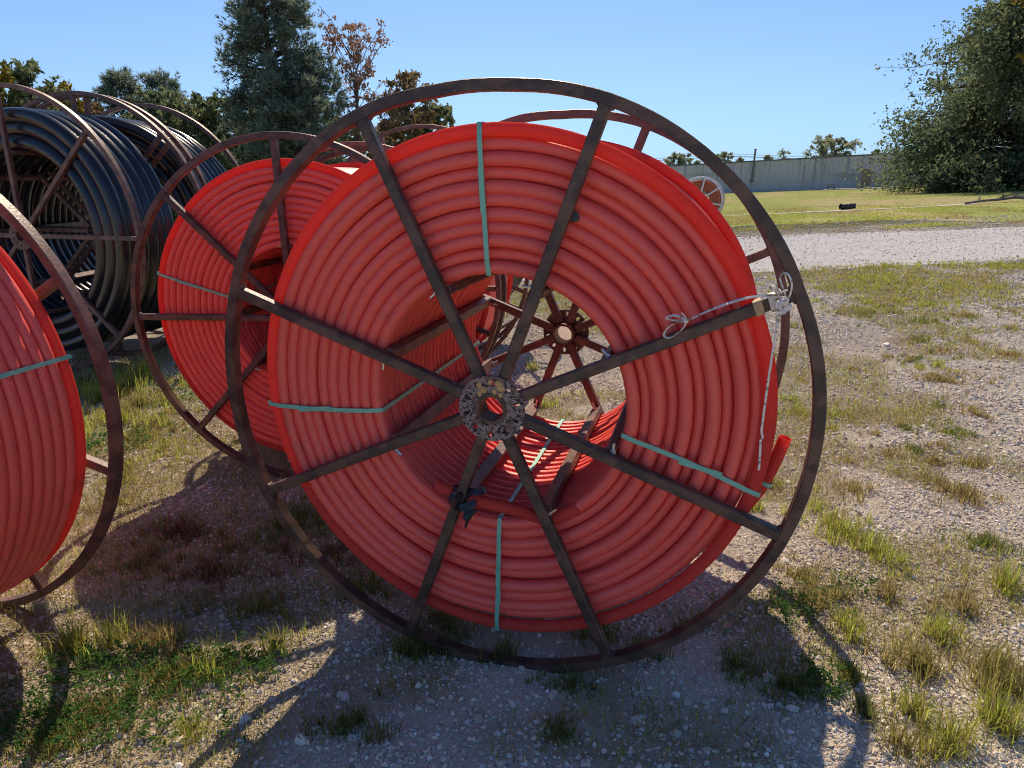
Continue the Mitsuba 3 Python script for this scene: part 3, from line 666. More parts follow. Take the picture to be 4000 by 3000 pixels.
def make_coil(name, label, P, r0, dl, nl, od, y0, y1, nt, mat, seed, rec=0.028, rec_th=-0.35, sides=14, group=None, inner=True, uvs=False, detail=True, top_full=False, amp=1.0, outer_parts=False, straps=(), free=None):
    t = thing(name, label, 'pipe coil', group)
    rad = od / 2; pitch = (y1 - y0) / (nt - 1)

    def put(part, rr, yy, sd, mat=mat):
        if uvs:
            m, uv = ring_tube_uv(rr, yy, TH, rad, sd); obj(part, P.m(m), mat, t, smooth=True, uv=uv)
        else: obj(part, P.m(ring_tube(rr, yy, TH, rad, sd)), mat, t, smooth=True)
    for i in range(nl):
        rr, yy = turn_shape(i, seed, r0 + dl * i, y0, 0.0050 * amp * (0.4 if i in (0, nl - 1) else 1), 0.008 * amp, rec, rec_th + 0.7 * math.sin(i * 2.1))
        put('pipe_turn', rr, yy, sides, free if i == nl - 1 and free else mat)
    if inner:                                                  # the innermost layer, seen through the middle
        for k in range(1, nt):
            bulge = 0.012 * sstep(0.3, 0.9, 0.5 + 0.5 * np.cos(TH - 2.65)) * np.maximum(0, smooth_noise1(TH, seed + k * 3, 3.0))
            rr = r0 + 0.002 * smooth_noise1(TH, seed + 200 + k, 2.0) + bulge
            yy = y0 + pitch * k + 0.007 * smooth_noise1(TH, seed + 300 + k // 2, 1.6) + 0.003 * smooth_noise1(TH, seed + 400 + k, 3.0)
            put('pipe_turn', rr, yy, 10)
    ms, at = [], 0                                             # what shows only as fine ribs: one part
    for k in range(1, nt):
        rr = r0 + dl * (nl - (1 if top_full else 2)) + 0.002 * smooth_noise1(TH, seed + 500 + k, 1.5); yy = y0 + pitch * k + 0.004 * smooth_noise1(TH, seed + 600 + k // 2, 1.4)
        if outer_parts: put('pipe_turn', rr, yy, sides, free if free and k == nt - 1 else mat)
        else: ms.append(ring_tube(rr, yy, TH, rad, 8))
    for i in range(1, nl - (1 if free else 0)):
        rr, yy = turn_shape(i, seed + 700, r0 + dl * i, y1 - (0.5 * rec if i % 2 else 0), 0.003, 0.004, 0, 0); ms.append(ring_tube(rr, yy, TH, rad, 10))
    if free and not outer_parts: put('pipe_turn', r0 + dl * (nl - 1) + 0.003 * smooth_noise1(TH, seed + 5, 1.0), y1 + 0 * TH, sides, free)
    if uvs: ms = []
    ra, rb_, ya, yb = r0 + 0.35 * dl, r0 + dl * (nl - (1 if top_full else 2)) - 0.15 * dl, y0 + 0.55 * od, y1 - 0.3 * od
    k = obj('inner_turns', P.m(loop_section(np.full(144, rb_), TH, [(0, ya), (0, yb), (rb_ - ra, yb), (rb_ - ra, ya)])), 'mat_black_pipe_core' if uvs else 'mat_orange_core', t, smooth=30); tag(k, 'packed turns in the heart of the coil', kind='stuff')
    if ms:
        k = obj('winding', P.m(cat(ms)), mat, t, smooth=True); tag(k, 'close-lying outer and rear turns of the coil', kind='stuff')
    ri, ro = r0 - rad, r0 + dl * (nl - 1) + rad
    for (ti, to) in straps:                                    # a band round the whole bundle of turns
        n = 10; th = np.radians(np.linspace(to, ti, n)); face = pol(np.linspace(ro + 0.002, ri - 0.002, n), th, y0 - rad - 0.004)
        face[0, 1] += 0.012; face[-1, 1] += 0.012
        yin = np.linspace(y0 - rad + 0.02, y1 + rad + 0.003, 16)
        ins = pol(ri - 0.004 + 0.0 * yin, math.radians(ti), yin); back = pol(np.linspace(ri, ro, n), np.radians(np.linspace(ti, to, n)), y1 + rad + 0.004)
        out = pol(ro + 0.003 - 0.0 * yin, math.radians(to), yin[::-1])
        path = np.vstack([face, ins, back, out, face[:1]])
        tm = math.radians((ti + to) / 2)
        wt = np.array([-math.sin(tm), 0, math.cos(tm)])
        sk = obj('strap', P.m(ribbon(path, wt, 0.0165, 0.0016)), 'mat_strap', t)
        ut = np.array([math.cos(tm), 0, math.sin(tm)]); lap = [pol(q, math.radians(to + (ti - to) * 0.4), y0 - rad - 0.0066) + wt * 0.0015 for q in np.linspace(ri + (ro - ri) * 0.42, ri + (ro - ri) * 0.72, 5)]
        obj('overlap', P.m(ribbon(lap, wt, 0.0175, 0.0018)), 'mat_strap', sk)
    return t


# --- the reel in front
NEAR = [(10, 1.070), (18.4, 1.069), (25, 1.067), (31.3, 1.072), (46, 1.075), (60.7, 1.076), (70.4, 1.073), (78, 1.067), (86.5, 1.059), (100, 1.062), (110.5, 1.077), (120.3, 1.085), (135, 1.084), (156, 1.083), (163, 1.076), (169, 1.074), (178, 1.071), (189, 1.071), (198, 1.072), (206, 1.068), (240, 1.068), (265, 1.068), (295, 1.068), (307, 1.069), (333, 1.070), (349, 1.069)]
FAR = [(2, 1.068), (18, 1.070), (72, 1.072), (80.5, 1.067), (88.7, 1.062), (92, 1.060), (102.6, 1.072), (120, 1.07), (200, 1.07), (300, 1.07), (353, 1.064)]
P0 = Pose((-0.069, 2.337, 1.05), 0.2747, 0.0052)
W0 = 1.27
reel = make_reel('cable_reel', 'large rusty steel reel nearest the camera, its near hub plate flaking pale paint', P0, 1.07, W0, 0.0414, tables=(NEAR, FAR))
# blistered yellowed paint on the hub plate
rb = np.random.default_rng(3)
for rr, th, s in ((0.092, 118, 0.016), (0.070, 112, 0.012), (0.094, 92, 0.011), (0.097, 74, 0.015), (0.083, 66, 0.016), (0.062, 80, 0.012), (0.060, 58, 0.012), (0.066, 128, 0.010)):
    b = trimesh.creation.icosphere(subdivisions=2); v = b.vertices * (1 + 0.35 * (meshkit.noise(b.vertices * 1.7 + th, 4) - 0.5))[:, None]
    v = v * [s * rb.uniform(0.6, 1.0), 0.004, s * rb.uniform(0.6, 1.1)]; c = pol(rr, math.radians(th), -0.0105)
    obj('paint_blister', P0.m((v + c, np.array(b.faces))), 'mat_foam', reel, smooth=True)
# pale disc closing the far hub
cap = trimesh.creation.cylinder(0.052, 0.002, sections=40); v = cap.vertices[:, [0, 2, 1]] + [0, W0 + 0.0125, 0]
k = obj('hub_cap', P0.m((v, np.array(cap.faces)[:, ::-1])), 'mat_cap', reel); tag(k, 'pale disc closing the far hub')
# scrap of dark tape stuck round one spoke
th = math.radians(67.5) + 0.0414
sc = np.array([(0.215, 0.668), (0.235, 0.664), (0.268, 0.668), (0.281, 0.655), (0.281, 0.637), (0.262, 0.630), (0.243, 0.640)])
tp = trimesh.creation.extrude_polygon(Polygon(sc), 0.002, engine='earcut'); v = np.stack([tp.vertices[:, 0], 0.041 + 0.001 * np.sin(tp.vertices[:, 0] * 90) + tp.vertices[:, 2], tp.vertices[:, 1]], -1)
k = obj('tape_scrap', P0.m((v, np.array(tp.faces)[:, ::-1])), 'mat_dark_tape', reel); tag(k, 'scrap of dark tape behind an upper spoke')

R0C, DL, NL, OD, Y0, Y1 = 0.4755, 0.0437, 11, 0.0462, 0.0720, 1.178
coil = make_coil('conduit_coil', 'orange conduit coil on the nearest reel, green strapping tied across its front', P0, R0C, DL, NL, OD, Y0, Y1, 23, 'mat_orange', 1, free='mat_orange_wall',
                 straps=((93.1, 93.1), (188.4, 185.0), (271.0, 269.6), (350.2, 345.0)))
# loose inner end of the pipe, led forward and across
pth = catmull([(-0.232, 0.035, -0.333), (-0.19, 0.035, -0.348), (-0.10, 0.038, -0.374), (0.0, 0.046, -0.392), (0.09, 0.062, -0.412), (0.17, 0.0725, -0.437), (0.235, 0.0725, -0.412), (0.30, 0.0725, -0.37)], 8)


def hollow(path, ro, ri, sides=16):
    a = polytube(path, ro, sides, caps=False); b = polytube(path, ri, sides, caps=False)
    n = len(a[0]); v = np.vstack([a[0], b[0]]); f = [a[1], b[1][:, ::-1] + n]; k = np.arange(sides); j = (k + 1) % sides; e = n - sides
    f += [np.stack([k, j, j + n], 1), np.stack([k, j + n, k + n], 1), np.stack([j + e, k + e, k + e + n], 1), np.stack([j + e, k + e + n, j + e + n], 1)]
    return v, np.vstack(f)


k = obj('pipe_end', P0.m(hollow(pth, OD / 2, OD / 2 - 0.004)), 'mat_orange_wall', coil, smooth=40); tag(k, 'free inner end of the pipe')
# loose outer end, standing off at the right
pth = catmull([(0.70, 0.36, -0.645), (0.80, 0.355, -0.545), (0.868, 0.35, -0.45), (0.925, 0.35, -0.355), (0.965, 0.35, -0.255), (0.998, 0.35, -0.136)], 8)
k = obj('pipe_end', P0.m(hollow(pth, OD / 2, OD / 2 - 0.004)), 'mat_orange_wall', coil, smooth=40); tag(k, 'free outer end of the pipe with its open mouth')
tl = pol(0.96, math.radians(340.5), 0.35)
band = np.array([np.array([0.944, 0.35, -0.315]) + 0.0275 * (math.cos(q) * unit([0.93, 0, -0.36]) + math.sin(q) * np.array([0, 1.0, 0])) for q in np.linspace(0, 2 * PI, 21)])
obj('strap', P0.m(ribbon(band, unit([0.36, 0, 0.93]), 0.0165, 0.0016)), 'mat_strap', coil)

# black tape holding the inner end to the spoke
tape = thing('black_tape', 'torn black tape binding the free inner pipe end to a lower spoke', 'tape')
sp = math.radians(247.5) + 0.0414; u = np.array([math.cos(sp), 0, math.sin(sp)]); w = np.array([-math.sin(sp), 0, math.cos(sp)])
for off, hw in ((0.0, 0.030), (0.05, 0.026)):
    cc = u * (0.385 + off * 0.5); q = np.linspace(0, 2 * PI, 25)
    lp = cc + np.stack([(0.026 + 0.012 * np.cos(2 * q)) * np.cos(q)] * 3, -1) * w + np.stack([(0.034 + 0.006 * np.sin(3 * q)) * np.sin(q)] * 3, -1) * np.array([0, 1.0, 0]) + np.array([0, 0.03, 0])
    obj('wrap', P0.m(ribbon(lp, u + 0.3 * off * w, hw * 1.6, 0.003)), 'mat_tape', tape, smooth=30)
for pts, wd in ((((-0.10, 0.0, -0.372), (-0.086, -0.012, -0.40), (-0.085, -0.008, -0.43), (-0.105, 0.004, -0.45)), 0.055), (((-0.10, 0.01, -0.335), (-0.07, -0.008, -0.32), (-0.045, -0.012, -0.318), (-0.03, 0.0, -0.308)), 0.026), (((-0.14, 0.004, -0.345), (-0.152, -0.006, -0.352), (-0.165, 0.0, -0.348)), 0.022)):
    pp = catmull(pts, 5); n = len(pp)
    obj('flap', P0.m(ribbon(pp, [0.35, 0.55, 0.75], wd * (1 + 0.25 * np.sin(np.arange(n) * 1.1)), 0.0015)), 'mat_tape', tape)

# white webbing lashed to the right-hand spoke
lash = thing('webbing_strap', 'worn white webbing knotted round the upper right spoke, its tail hanging down', 'strap')
sp = math.radians(22.5) + 0.0414; u = np.array([math.cos(sp), 0, math.sin(sp)]); w = np.array([-math.sin(sp), 0, math.cos(sp)]); yv = np.array([0, 1.0, 0])


def spoke_wrap(rr, width, tilt, g=0.003):
    h = 0.019 + g
    c = [(-h, -h), (-h * 1.02, 0), (-h, h), (0, h * 1.05), (h, h), (h * 1.02, 0), (h, -h), (0, -h * 1.12), (-h, -h)]
    pp = np.array([u * (rr + tilt * a) + w * a + yv * (0.021 + b) for a, b in c])
    return ribbon(catmull(pp, 3), u, width, 0.0022)


for rr, wd, tl_ in ((0.968, 0.016, 0.10), (0.980, 0.015, -0.06), (0.991, 0.015, 0.15), (0.999, 0.014, -0.2)):
    obj('wrap', P0.m(spoke_wrap(rr, wd, tl_, 0.003 + 0.0015 * abs(tl_) * 10)), 'mat_webbing', lash, smooth=30)
k = obj('paper_wrap', P0.m(spoke_wrap(0.928, 0.026, 0.05, 0.0025)), 'mat_paper_tape', lash, smooth=30); tag(k, 'brown peeling tape beside the knot')
RIB = [('loop', [(0.915, -0.01, 0.425), (0.905, -0.03, 0.45), (0.893, -0.036, 0.475), (0.889, -0.034, 0.492), (0.899, -0.03, 0.502), (0.914, -0.022, 0.494), (0.925, -0.018, 0.468), (0.924, -0.014, 0.44), (0.918, -0.008, 0.42)], 0.013, [0.2, 1, 0.1]),
       ('loop', [(0.90, -0.008, 0.425), (0.885, -0.02, 0.445), (0.868, -0.026, 0.456), (0.866, -0.022, 0.464), (0.880, -0.018, 0.459), (0.893, -0.012, 0.444), (0.897, -0.006, 0.43)], 0.013, [0.2, 1, 0.3]),
       ('loop', [(0.905, -0.006, 0.425), (0.895, -0.03, 0.418), (0.892, -0.034, 0.40), (0.902, -0.03, 0.388), (0.916, -0.02, 0.392), (0.924, -0.01, 0.41)], 0.016, [0.8, 0.5, 0.3]),
       ('tail', [(0.912, -0.012, 0.428), (0.902, -0.032, 0.418), (0.897, -0.034, 0.385), (0.892, -0.030, 0.28), (0.887, -0.026, 0.16), (0.884, -0.022, 0.03), (0.8845, -0.022, 0.008), (0.889, -0.024, -0.012), (0.884, -0.022, -0.02), (0.886, -0.022, -0.06), (0.888, -0.022, -0.12)], 0.0075, [0.9, 0.45, 0]),
       ('cord', [(0.90, -0.012, 0.432), (0.86, -0.014, 0.432), (0.80, -0.016, 0.422), (0.72, -0.018, 0.391), (0.66, -0.02, 0.36), (0.633, -0.022, 0.346)], 0.009, [0.25, 0.6, 0.75]),
       ('bow', [(0.633, -0.022, 0.346), (0.617, -0.03, 0.358), (0.597, -0.034, 0.363), (0.577, -0.03, 0.358), (0.573, -0.024, 0.352), (0.588, -0.02, 0.346), (0.612, -0.02, 0.345), (0.631, -0.022, 0.345)], 0.011, [0.1, 0.9, 0.4]),
       ('bow', [(0.633, -0.022, 0.346), (0.628, -0.032, 0.328), (0.612, -0.036, 0.310), (0.592, -0.034, 0.294), (0.575, -0.028, 0.292), (0.570, -0.024, 0.304), (0.584, -0.02, 0.324), (0.608, -0.02, 0.338), (0.631, -0.022, 0.344)], 0.012, [0.3, 0.9, 0.2]),
       ('bow', [(0.632, -0.024, 0.346), (0.629, -0.028, 0.360), (0.618, -0.028, 0.372)], 0.006, [0.3, 0.9, 0.2])]
for nm, pts, wd, wdir in RIB:
    pp = catmull(pts, 7); tw = np.linspace(0, 1, len(pp))[:, None]
    obj(nm, P0.m(ribbon(pp, np.array(wdir) * (1 - 0.5 * tw) + np.array([0.4, 0.3, -0.2]) * tw * 0.6, wd, 0.0018)), 'mat_webbing', lash, smooth=30)
for c, s in (((0.908, -0.014, 0.418), 0.014), ((0.922, -0.012, 0.402), 0.011), ((0.633, -0.022, 0.346), 0.008)):
    b = trimesh.creation.icosphere(subdivisions=2); v = b.vertices * (1 + 0.5 * (meshkit.noise(b.vertices * 2 + 5 * s * 100, 7) - 0.5))[:, None] * [s, s * 0.7, s] + np.array(c)
    obj('knot', P0.m((v, np.array(b.faces))), 'mat_webbing', lash, smooth=60)

# --- second reel, behind on the left
P2 = Pose((-1.349, 4.281, 0.985), 0.163)
make_reel('cable_reel', 'rusty reel of bright orange conduit standing just behind and left of the nearest reel', P2, 1.081, 1.27, 0.415)
make_coil('conduit_coil', 'bright orange conduit coil on the reel just behind the nearest one', P2, 0.452, 0.0423, 12, 0.0445, 0.0725, 1.178, 23, 'mat_orange', 21, free='mat_orange_wall', rec=0.012, straps=((165, 164.5), (281, 280), (25, 24), (341, 340)))
# --- reel cut off by the left edge: seen along its barrel, its far wheel in view
P1 = Pose((-2.918, 1.740, 0.932), 0.241)
make_reel('cable_reel', 'rusty reel of orange conduit cut off at the left edge, beside the black pipe', P1, 1.071, 1.27, 0.119)
make_coil('conduit_coil', 'orange conduit coil at the left edge with a pale green strap along its side', P1, 0.505, 0.0394, 12, 0.0488, 0.0725, 1.178, 23, 'mat_orange', 41, free='mat_orange_wall', rec=0.006, top_full=True, outer_parts=True, straps=((13.0, 13.0), (100, 99), (190, 190), (285, 284)))
# --- third orange reel, hidden behind the second
P3 = Pose((-1.10, 5.68, 0.97), 0.17)
make_reel('cable_reel', 'rusty orange conduit reel mostly hidden behind the second reel, only its top showing', P3, 1.07, 1.27, 0.03, bolts=False)
make_coil('conduit_coil', 'orange conduit coil glimpsed behind the second reel, seen through the nearest coil', P3, 0.47, 0.0394, 12, 0.0505, 0.0725, 1.178, 23, 'mat_orange', 61, free='mat_orange_wall', rec=0.008)


# --- reels of thick black pipe
def black_reel(label, coil_label, P, R, Wd, P2_=None, R2=None, ph=0.0, seed=70, od=0.150, nt=8):
    make_reel('cable_reel', label, P, R, Wd, ph, mats=('mat_rust_red', 'mat_rust_red'), bar_r=0.56 * R, P2=P2_, R2=R2, scale=1.25, bolts=False, hub=(0.15, 0.055), plate_mat='mat_rust_red')
    d = (P2_.c - P.c) if P2_ else P.a * Wd
    Pc = Pose(P.c, math.atan2(d[0], d[1])); Lc = np.linalg.norm(d[:2])
    y0, y1 = 0.07 + od / 2, Lc - 0.07 - od / 2
    make_coil('conduit_coil', coil_label, Pc, 0.56 * R + 0.03 + od / 2, 0.132, 3, od, y0, y1, max(2, int(math.ceil((y1 - y0) / od)) + 1), 'mat_black_pipe', seed, rec=0.035, rec_th=2.2, sides=20, uvs=True, amp=2.2, outer_parts=True, top_full=True)


PA, PA2 = Pose((-5.18, 7.63, 1.22), 0.262), Pose((-4.885, 8.50, 1.213), 0.198)
black_reel('big rusty reel holding thick black pipe, nearest of the black pipe reels', 'thick black pipe coil with thin red stripes on the nearest black pipe reel', PA, 1.500, 0.9, PA2, 1.518, 0.392, 70)
PB, PB2 = Pose((-4.86, 8.60, 1.21), 0.198), Pose((-4.80, 9.81, 1.202), 0.199)
black_reel('big rusty reel of black pipe right behind the nearest black pipe reel', 'black pipe coil on the reel behind the nearest black pipe reel', PB, 1.515, 1.2, PB2, 1.519, 0.37, 80)
PC = Pose((-0.90, 7.52, 1.105), 0.21)
make_reel('cable_reel', 'rusty reel whose rim rises behind the second reel, in front of the reddish trees', PC, 1.215, 1.25, 0.0, mats=('mat_rust_red', 'mat_rust_red'), bar_r=0.6, bolts=False)
make_coil('conduit_coil', 'dark pipe coil glimpsed through the middle of the nearest coil', PC, 0.72, 0.138, 2, 0.150, 0.14, 1.10, 7, 'mat_black_pipe', 90, rec=0.03, sides=16, uvs=True, amp=2.0, outer_parts=True, top_full=True)
# --- small bright reel far off on the lawn
PS = Pose((7.3, 28.6, 0.92), 0.35)
make_reel('cable_reel', 'distant galvanised silver reel of orange conduit out beside the gravel road', PS, 0.90, 1.1, 0.2, bar_r=0.36, mats=('mat_silver', 'mat_silver'), bolts=False, plate_mat='mat_silver', scale=1.6)
make_coil('conduit_coil', 'dull orange conduit coil on the distant silver reel', PS, 0.40, 0.0394, 10, 0.05, 0.10, 1.0, 18, 'mat_far_orange', 95, sides=8)


# ---------------------------------------------------------------- far wall and what stands by it
def wall_color(p, n, uv):
    u = p.x * 0.876 - p.y * 0.482
    c = mikit.mix((0.46, 0.455, 0.46), (0.62, 0.60, 0.57), mikit.fbm(u * 0.35, p.z * 0.5, 0, 4))
    st = mikit.noise(u * 5.5, p.z * 0.25) * 0.6 + mikit.noise(u * 13, p.z * 0.4 + 5) * 0.4
    top = mikit.smoothstep(0.2, 2.6, p.z - 0.045 * p.x + 0.9)
    c = mikit.mix(c, (0.13, 0.125, 0.12), mikit.smoothstep(0.54, 0.78, st) * (0.15 + 0.40 * top))
    c = mikit.mix(c, (0.52, 0.50, 0.46), mikit.smoothstep(0.64, 0.8, mikit.noise(u * 8 + 30, p.z * 0.3)) * 0.5)
    return mikit.mix(c, (0.30, 0.25, 0.20), mikit.smoothstep(0.55, 0.75, mikit.fbm(u * 0.2 + 9, p.z, 0, 3)) * 0.35)


scene['mat_wall'] = twosided({'type': 'principled', 'base_color': mikit.proc(wall_color), 'roughness': 0.9, 'specular': 0.2})
WA, WB = np.array([-6.0, 94.9]), np.array([66.0, 55.3])            # its foot, from left to right
wd = unit(WB - WA); wn = np.array([-wd[1], wd[0]]); wl = np.linalg.norm(WB - WA)
wall = thing('concrete_wall', 'long grey streaked concrete wall at the back of the lawn', 'wall')
npan = 18
for k in range(npan):
    s0, s1 = wl * k / npan + 0.006, wl * (k + 1) / npan - 0.006
    v = []
    for s in (s0, s1):
        for dn in (0.0, 0.25):
            q = WA + wd * s + wn * dn
            for z in (-0.4, 3.05): v.append([q[0], q[1], float(gz(q[0], q[1])) + z])
    f = trimesh.convex.convex_hull(np.array(v))
    obj('panel', (np.array(f.vertices), np.array(f.faces)), 'mat_wall', wall)
pts = [WA + wd * s for s in np.linspace(0, wl, 30)]
obj('coping', ribbon([[q[0] + wn[0] * 0.12, q[1] + wn[1] * 0.12, float(gz(*q)) + 3.12] for q in pts], [0, 0, 1], 0.14, 0.36), 'mat_grey_metal', wall)


def on_wall(x, out=0.0):
    s = (x - WA[0]) / wd[0]; q = WA + wd * s - wn * out
    return np.array([q[0], q[1], float(gz(q[0], q[1]))])


ux, uz, un = np.array([wd[0], wd[1], 0]), np.array([0, 0, 1.0]), np.array([wn[0], wn[1], 0])
q = on_wall(34.75, 0.03)
k = obj('hatch', box(q + uz * 0.95, ux, un, uz, 0.42, 0.03, 0.85, 0.01), 'mat_door', wall); tag(k, 'rust brown boarded hatch low in the wall')
q = on_wall(25.3, 0.14)
post = thing('vent_post', 'tall grey metal post standing up past the top of the concrete wall', 'post')
obj('pole', polytube([q + uz * 1.25 - [0.05, 0, 0], q + uz * 2.6, q + uz * 4.25 + [0.06, 0, 0]], 0.095, 10), 'mat_grey_metal', post, smooth=40)
obj('foot', box(q + uz * 1.15 - [0.05, 0, 0], ux, un, uz, 0.16, 0.13, 0.13, 0.02), 'mat_grey_metal', post)
obj('cap', box(q + uz * 4.28 + [0.06, 0, 0], ux, un, uz, 0.12, 0.11, 0.05, 0.01), 'mat_grey_metal', post)

q0, q1 = np.array([30.2, 71.3]), np.array([36.0, 68.4])
sl = []
for a in (q0, q1):
    for d in (-0.8, 0.8):
        for z in (-0.1, 0.10):
            c = a + wn * d; sl.append([c[0], c[1], float(gz(*c)) + z])
h = trimesh.convex.convex_hull(np.array(sl)); k = obj('concrete_slab', (np.array(h.vertices), np.array(h.faces)), 'mat_concrete'); tag(k, 'low pale concrete slab in front of the far wall', 'slab')
c = np.array([30.75, 70.95, float(gz(30.75, 70.95)) + 0.10])
table = thing('picnic_table', 'small dark picnic table standing at the end of the concrete slab', 'table')
obj('tabletop', box(c + uz * 0.42, ux, un, uz, 0.36, 0.24, 0.02), 'mat_wood', table)
for s in (-1, 1):
    obj('bench', box(c + un * 0.36 * s + uz * 0.24, ux, un, uz, 0.36, 0.08, 0.018), 'mat_wood', table)
    for b in (-1, 1):
        obj('leg', box(c + ux * 0.25 * s + un * 0.2 * b + uz * 0.2, ux, unit(un * 0.5 * b + uz), unit(uz - un * 0.5 * b), 0.03, 0.03, 0.22), 'mat_wood', table)
c = np.array([33.2, 69.9, float(gz(33.2, 69.9)) + 0.10])
pl = thing('pallet_stack', 'low dark pallets lying on the concrete slab beside the wall', 'pallets')
for z in (0.03, 0.15): obj('deck', box(c + uz * (z + 0.05), ux, un, uz, 0.42, 0.4, 0.018), 'mat_wood', pl)
for z in (0.0, 0.10):
    for b in (-1, 0, 1): obj('bearer', box(c + ux * 0.38 * b + uz * (z + 0.03), ux, un, uz, 0.04, 0.38, 0.033), 'mat_wood', pl)

# lying on the lawn
b0 = np.array([15.28, 34.0, float(gz(15.28, 34)) + 0.15]); q = catmull([b0 + [0, 0, 0.02], b0 + [0.22, 0.03, 0.0], b0 + [0.45, 0.0, 0.03], b0 + [0.66, -0.04, 0.06]], 6)
k = obj('drain_pipe', hollow(q, 0.13 + 0.012 * np.sin(np.arange(len(q)) * 2.5), 0.11, 18), 'mat_black_plastic', smooth=50); tag(k, 'short length of black plastic drain pipe lying on the lawn beside the pale strip', 'pipe')
br = thing('fallen_branch', 'broken grey branch lying on the lawn at the far right', 'branch')
z0 = float(gz(23, 34.2))
obj('limb', polytube(catmull([(20.9, 33.75, z0 - 0.02), (21.8, 33.9, z0 + 0.08), (22.8, 34.2, z0 + 0.14), (23.9, 34.7, z0 + 0.22), (24.6, 34.6, z0 + 0.14), (26.2, 34.9, z0 + 0.12)], 5), np.linspace(0.05, 0.09, 26) * np.r_[np.ones(16), np.linspace(1, 0.3, 10)], 7), 'mat_bark_pale', br, smooth=50)
for a, b in (((22.6, 34.2, z0 + 0.14), (23.9, 34.3, z0 + 0.42)), ((23.0, 34.3, z0 + 0.16), (22.7, 34.0, z0 + 0.4)), ((23.4, 34.4, z0 + 0.17), (24.1, 34.9, z0 + 0.35)), ((21.6, 33.9, z0 + 0.06), (21.9, 34.3, z0 + 0.28))):
    obj('twig', polytube(catmull([a, (np.array(a) + b) / 2 + [0, 0, 0.06], b], 4), np.linspace(0.05, 0.015, 9), 5), 'mat_bark_pale', br)

# utility line behind the wall
up = thing('utility_pole', 'thin wooden utility pole behind the far wall', 'pole')
obj('post', polytube([(34.86, 120, -1), (34.86, 120, 5.4)], [0.16, 0.13], 8), 'mat_bark', up, smooth=40)
obj('crossarm', box(np.array([34.86, 119.8, 4.9]), np.array([1.0, 0, 0]), np.array([0, 1.0, 0]), uz, 0.9, 0.06, 0.07, 0.01), 'mat_bark', up)
for k, (dx, z) in enumerate(((-0.8, 5.0), (0.8, 5.0), (0, 5.35))):
    pp = []
    for x0, x1 in ((-40, 34.86), (34.86, 110)):
        s = np.linspace(0, 1, 14); pp += [(x0 + dx + (x1 - x0) * t, 120 - 0.02 * abs(x0 + (x1 - x0) * t - 34.86), z - 1.1 * 4 * t * (1 - t) + 0.012 * (x0 + (x1 - x0) * t - 34.86)) for t in s[:-1]]
    kk = obj('power_line', polytube(pp, 0.022, 4), 'mat_wire'); tag(kk, ('thin power line on the left end of the crossarm behind the far wall', 'thin power line on the right end of the crossarm behind the far wall', 'topmost thin power line, on the tip of the utility pole')[k], 'wire', 'power lines behind the wall')


# ---------------------------------------------------------------- trees
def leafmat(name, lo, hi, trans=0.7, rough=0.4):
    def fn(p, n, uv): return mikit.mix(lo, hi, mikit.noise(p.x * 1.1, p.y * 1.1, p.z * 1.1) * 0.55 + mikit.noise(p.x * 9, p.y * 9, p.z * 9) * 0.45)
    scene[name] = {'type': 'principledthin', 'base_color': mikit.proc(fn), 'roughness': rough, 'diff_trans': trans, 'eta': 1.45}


leafmat('leaf_pine', (0.13, 0.18, 0.15), (0.26, 0.31, 0.22), 1.0)
leafmat('leaf_green', (0.11, 0.145, 0.075), (0.25, 0.27, 0.13), 1.0)
leafmat('leaf_oak', (0.095, 0.14, 0.085), (0.24, 0.28, 0.145), 1.0, 0.3)
leafmat('leaf_yellow', (0.16, 0.15, 0.025), (0.30, 0.22, 0.04), 0.9)
leafmat('leaf_rust', (0.28, 0.15, 0.11), (0.44, 0.28, 0.18), 0.8)
leafmat('leaf_redgreen', (0.16, 0.155, 0.07), (0.36, 0.22, 0.13), 0.7)
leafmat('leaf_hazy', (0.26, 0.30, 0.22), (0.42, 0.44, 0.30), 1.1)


def leaf_cloud(C, size, r, elong=1.0, droop=0.0):
    n = len(C); a = unit(r.normal(0, 1, (n, 3)) + [0, 0, -droop]); b = unit(np.cross(a, r.normal(0, 1, (n, 3)))); s = (size * r.uniform(0.6, 1.4, n))[:, None]
    v = np.stack([C - a * s * elong, C + b * s * 0.6, C + a * s * elong, C - b * s * 0.6], 1).reshape(-1, 3)
    return v, (np.array([[0, 1, 2], [0, 2, 3]])[None] + (np.arange(n) * 4)[:, None, None]).reshape(-1, 3)


def needle_tufts(C, D, size, r, m=9):
    """Pine tufts: m long thin needles bundles fanning about each direction D."""
    n = len(C); d = unit(D[:, None] + r.normal(0, 0.55, (n, m, 3))); s = unit(np.cross(d, r.normal(0, 1, (n, m, 3))))
    L = (size * r.uniform(0.7, 1.3, (n, m)))[..., None]; w = 0.16
    c = np.repeat(C[:, None], m, 1)
    v = np.stack([c - s * L * w * 0.5, c + s * L * w * 0.5, c + d * L + s * L * 0.03], 2).reshape(-1, 3)
    return v, np.arange(n * m * 3).reshape(-1, 3)


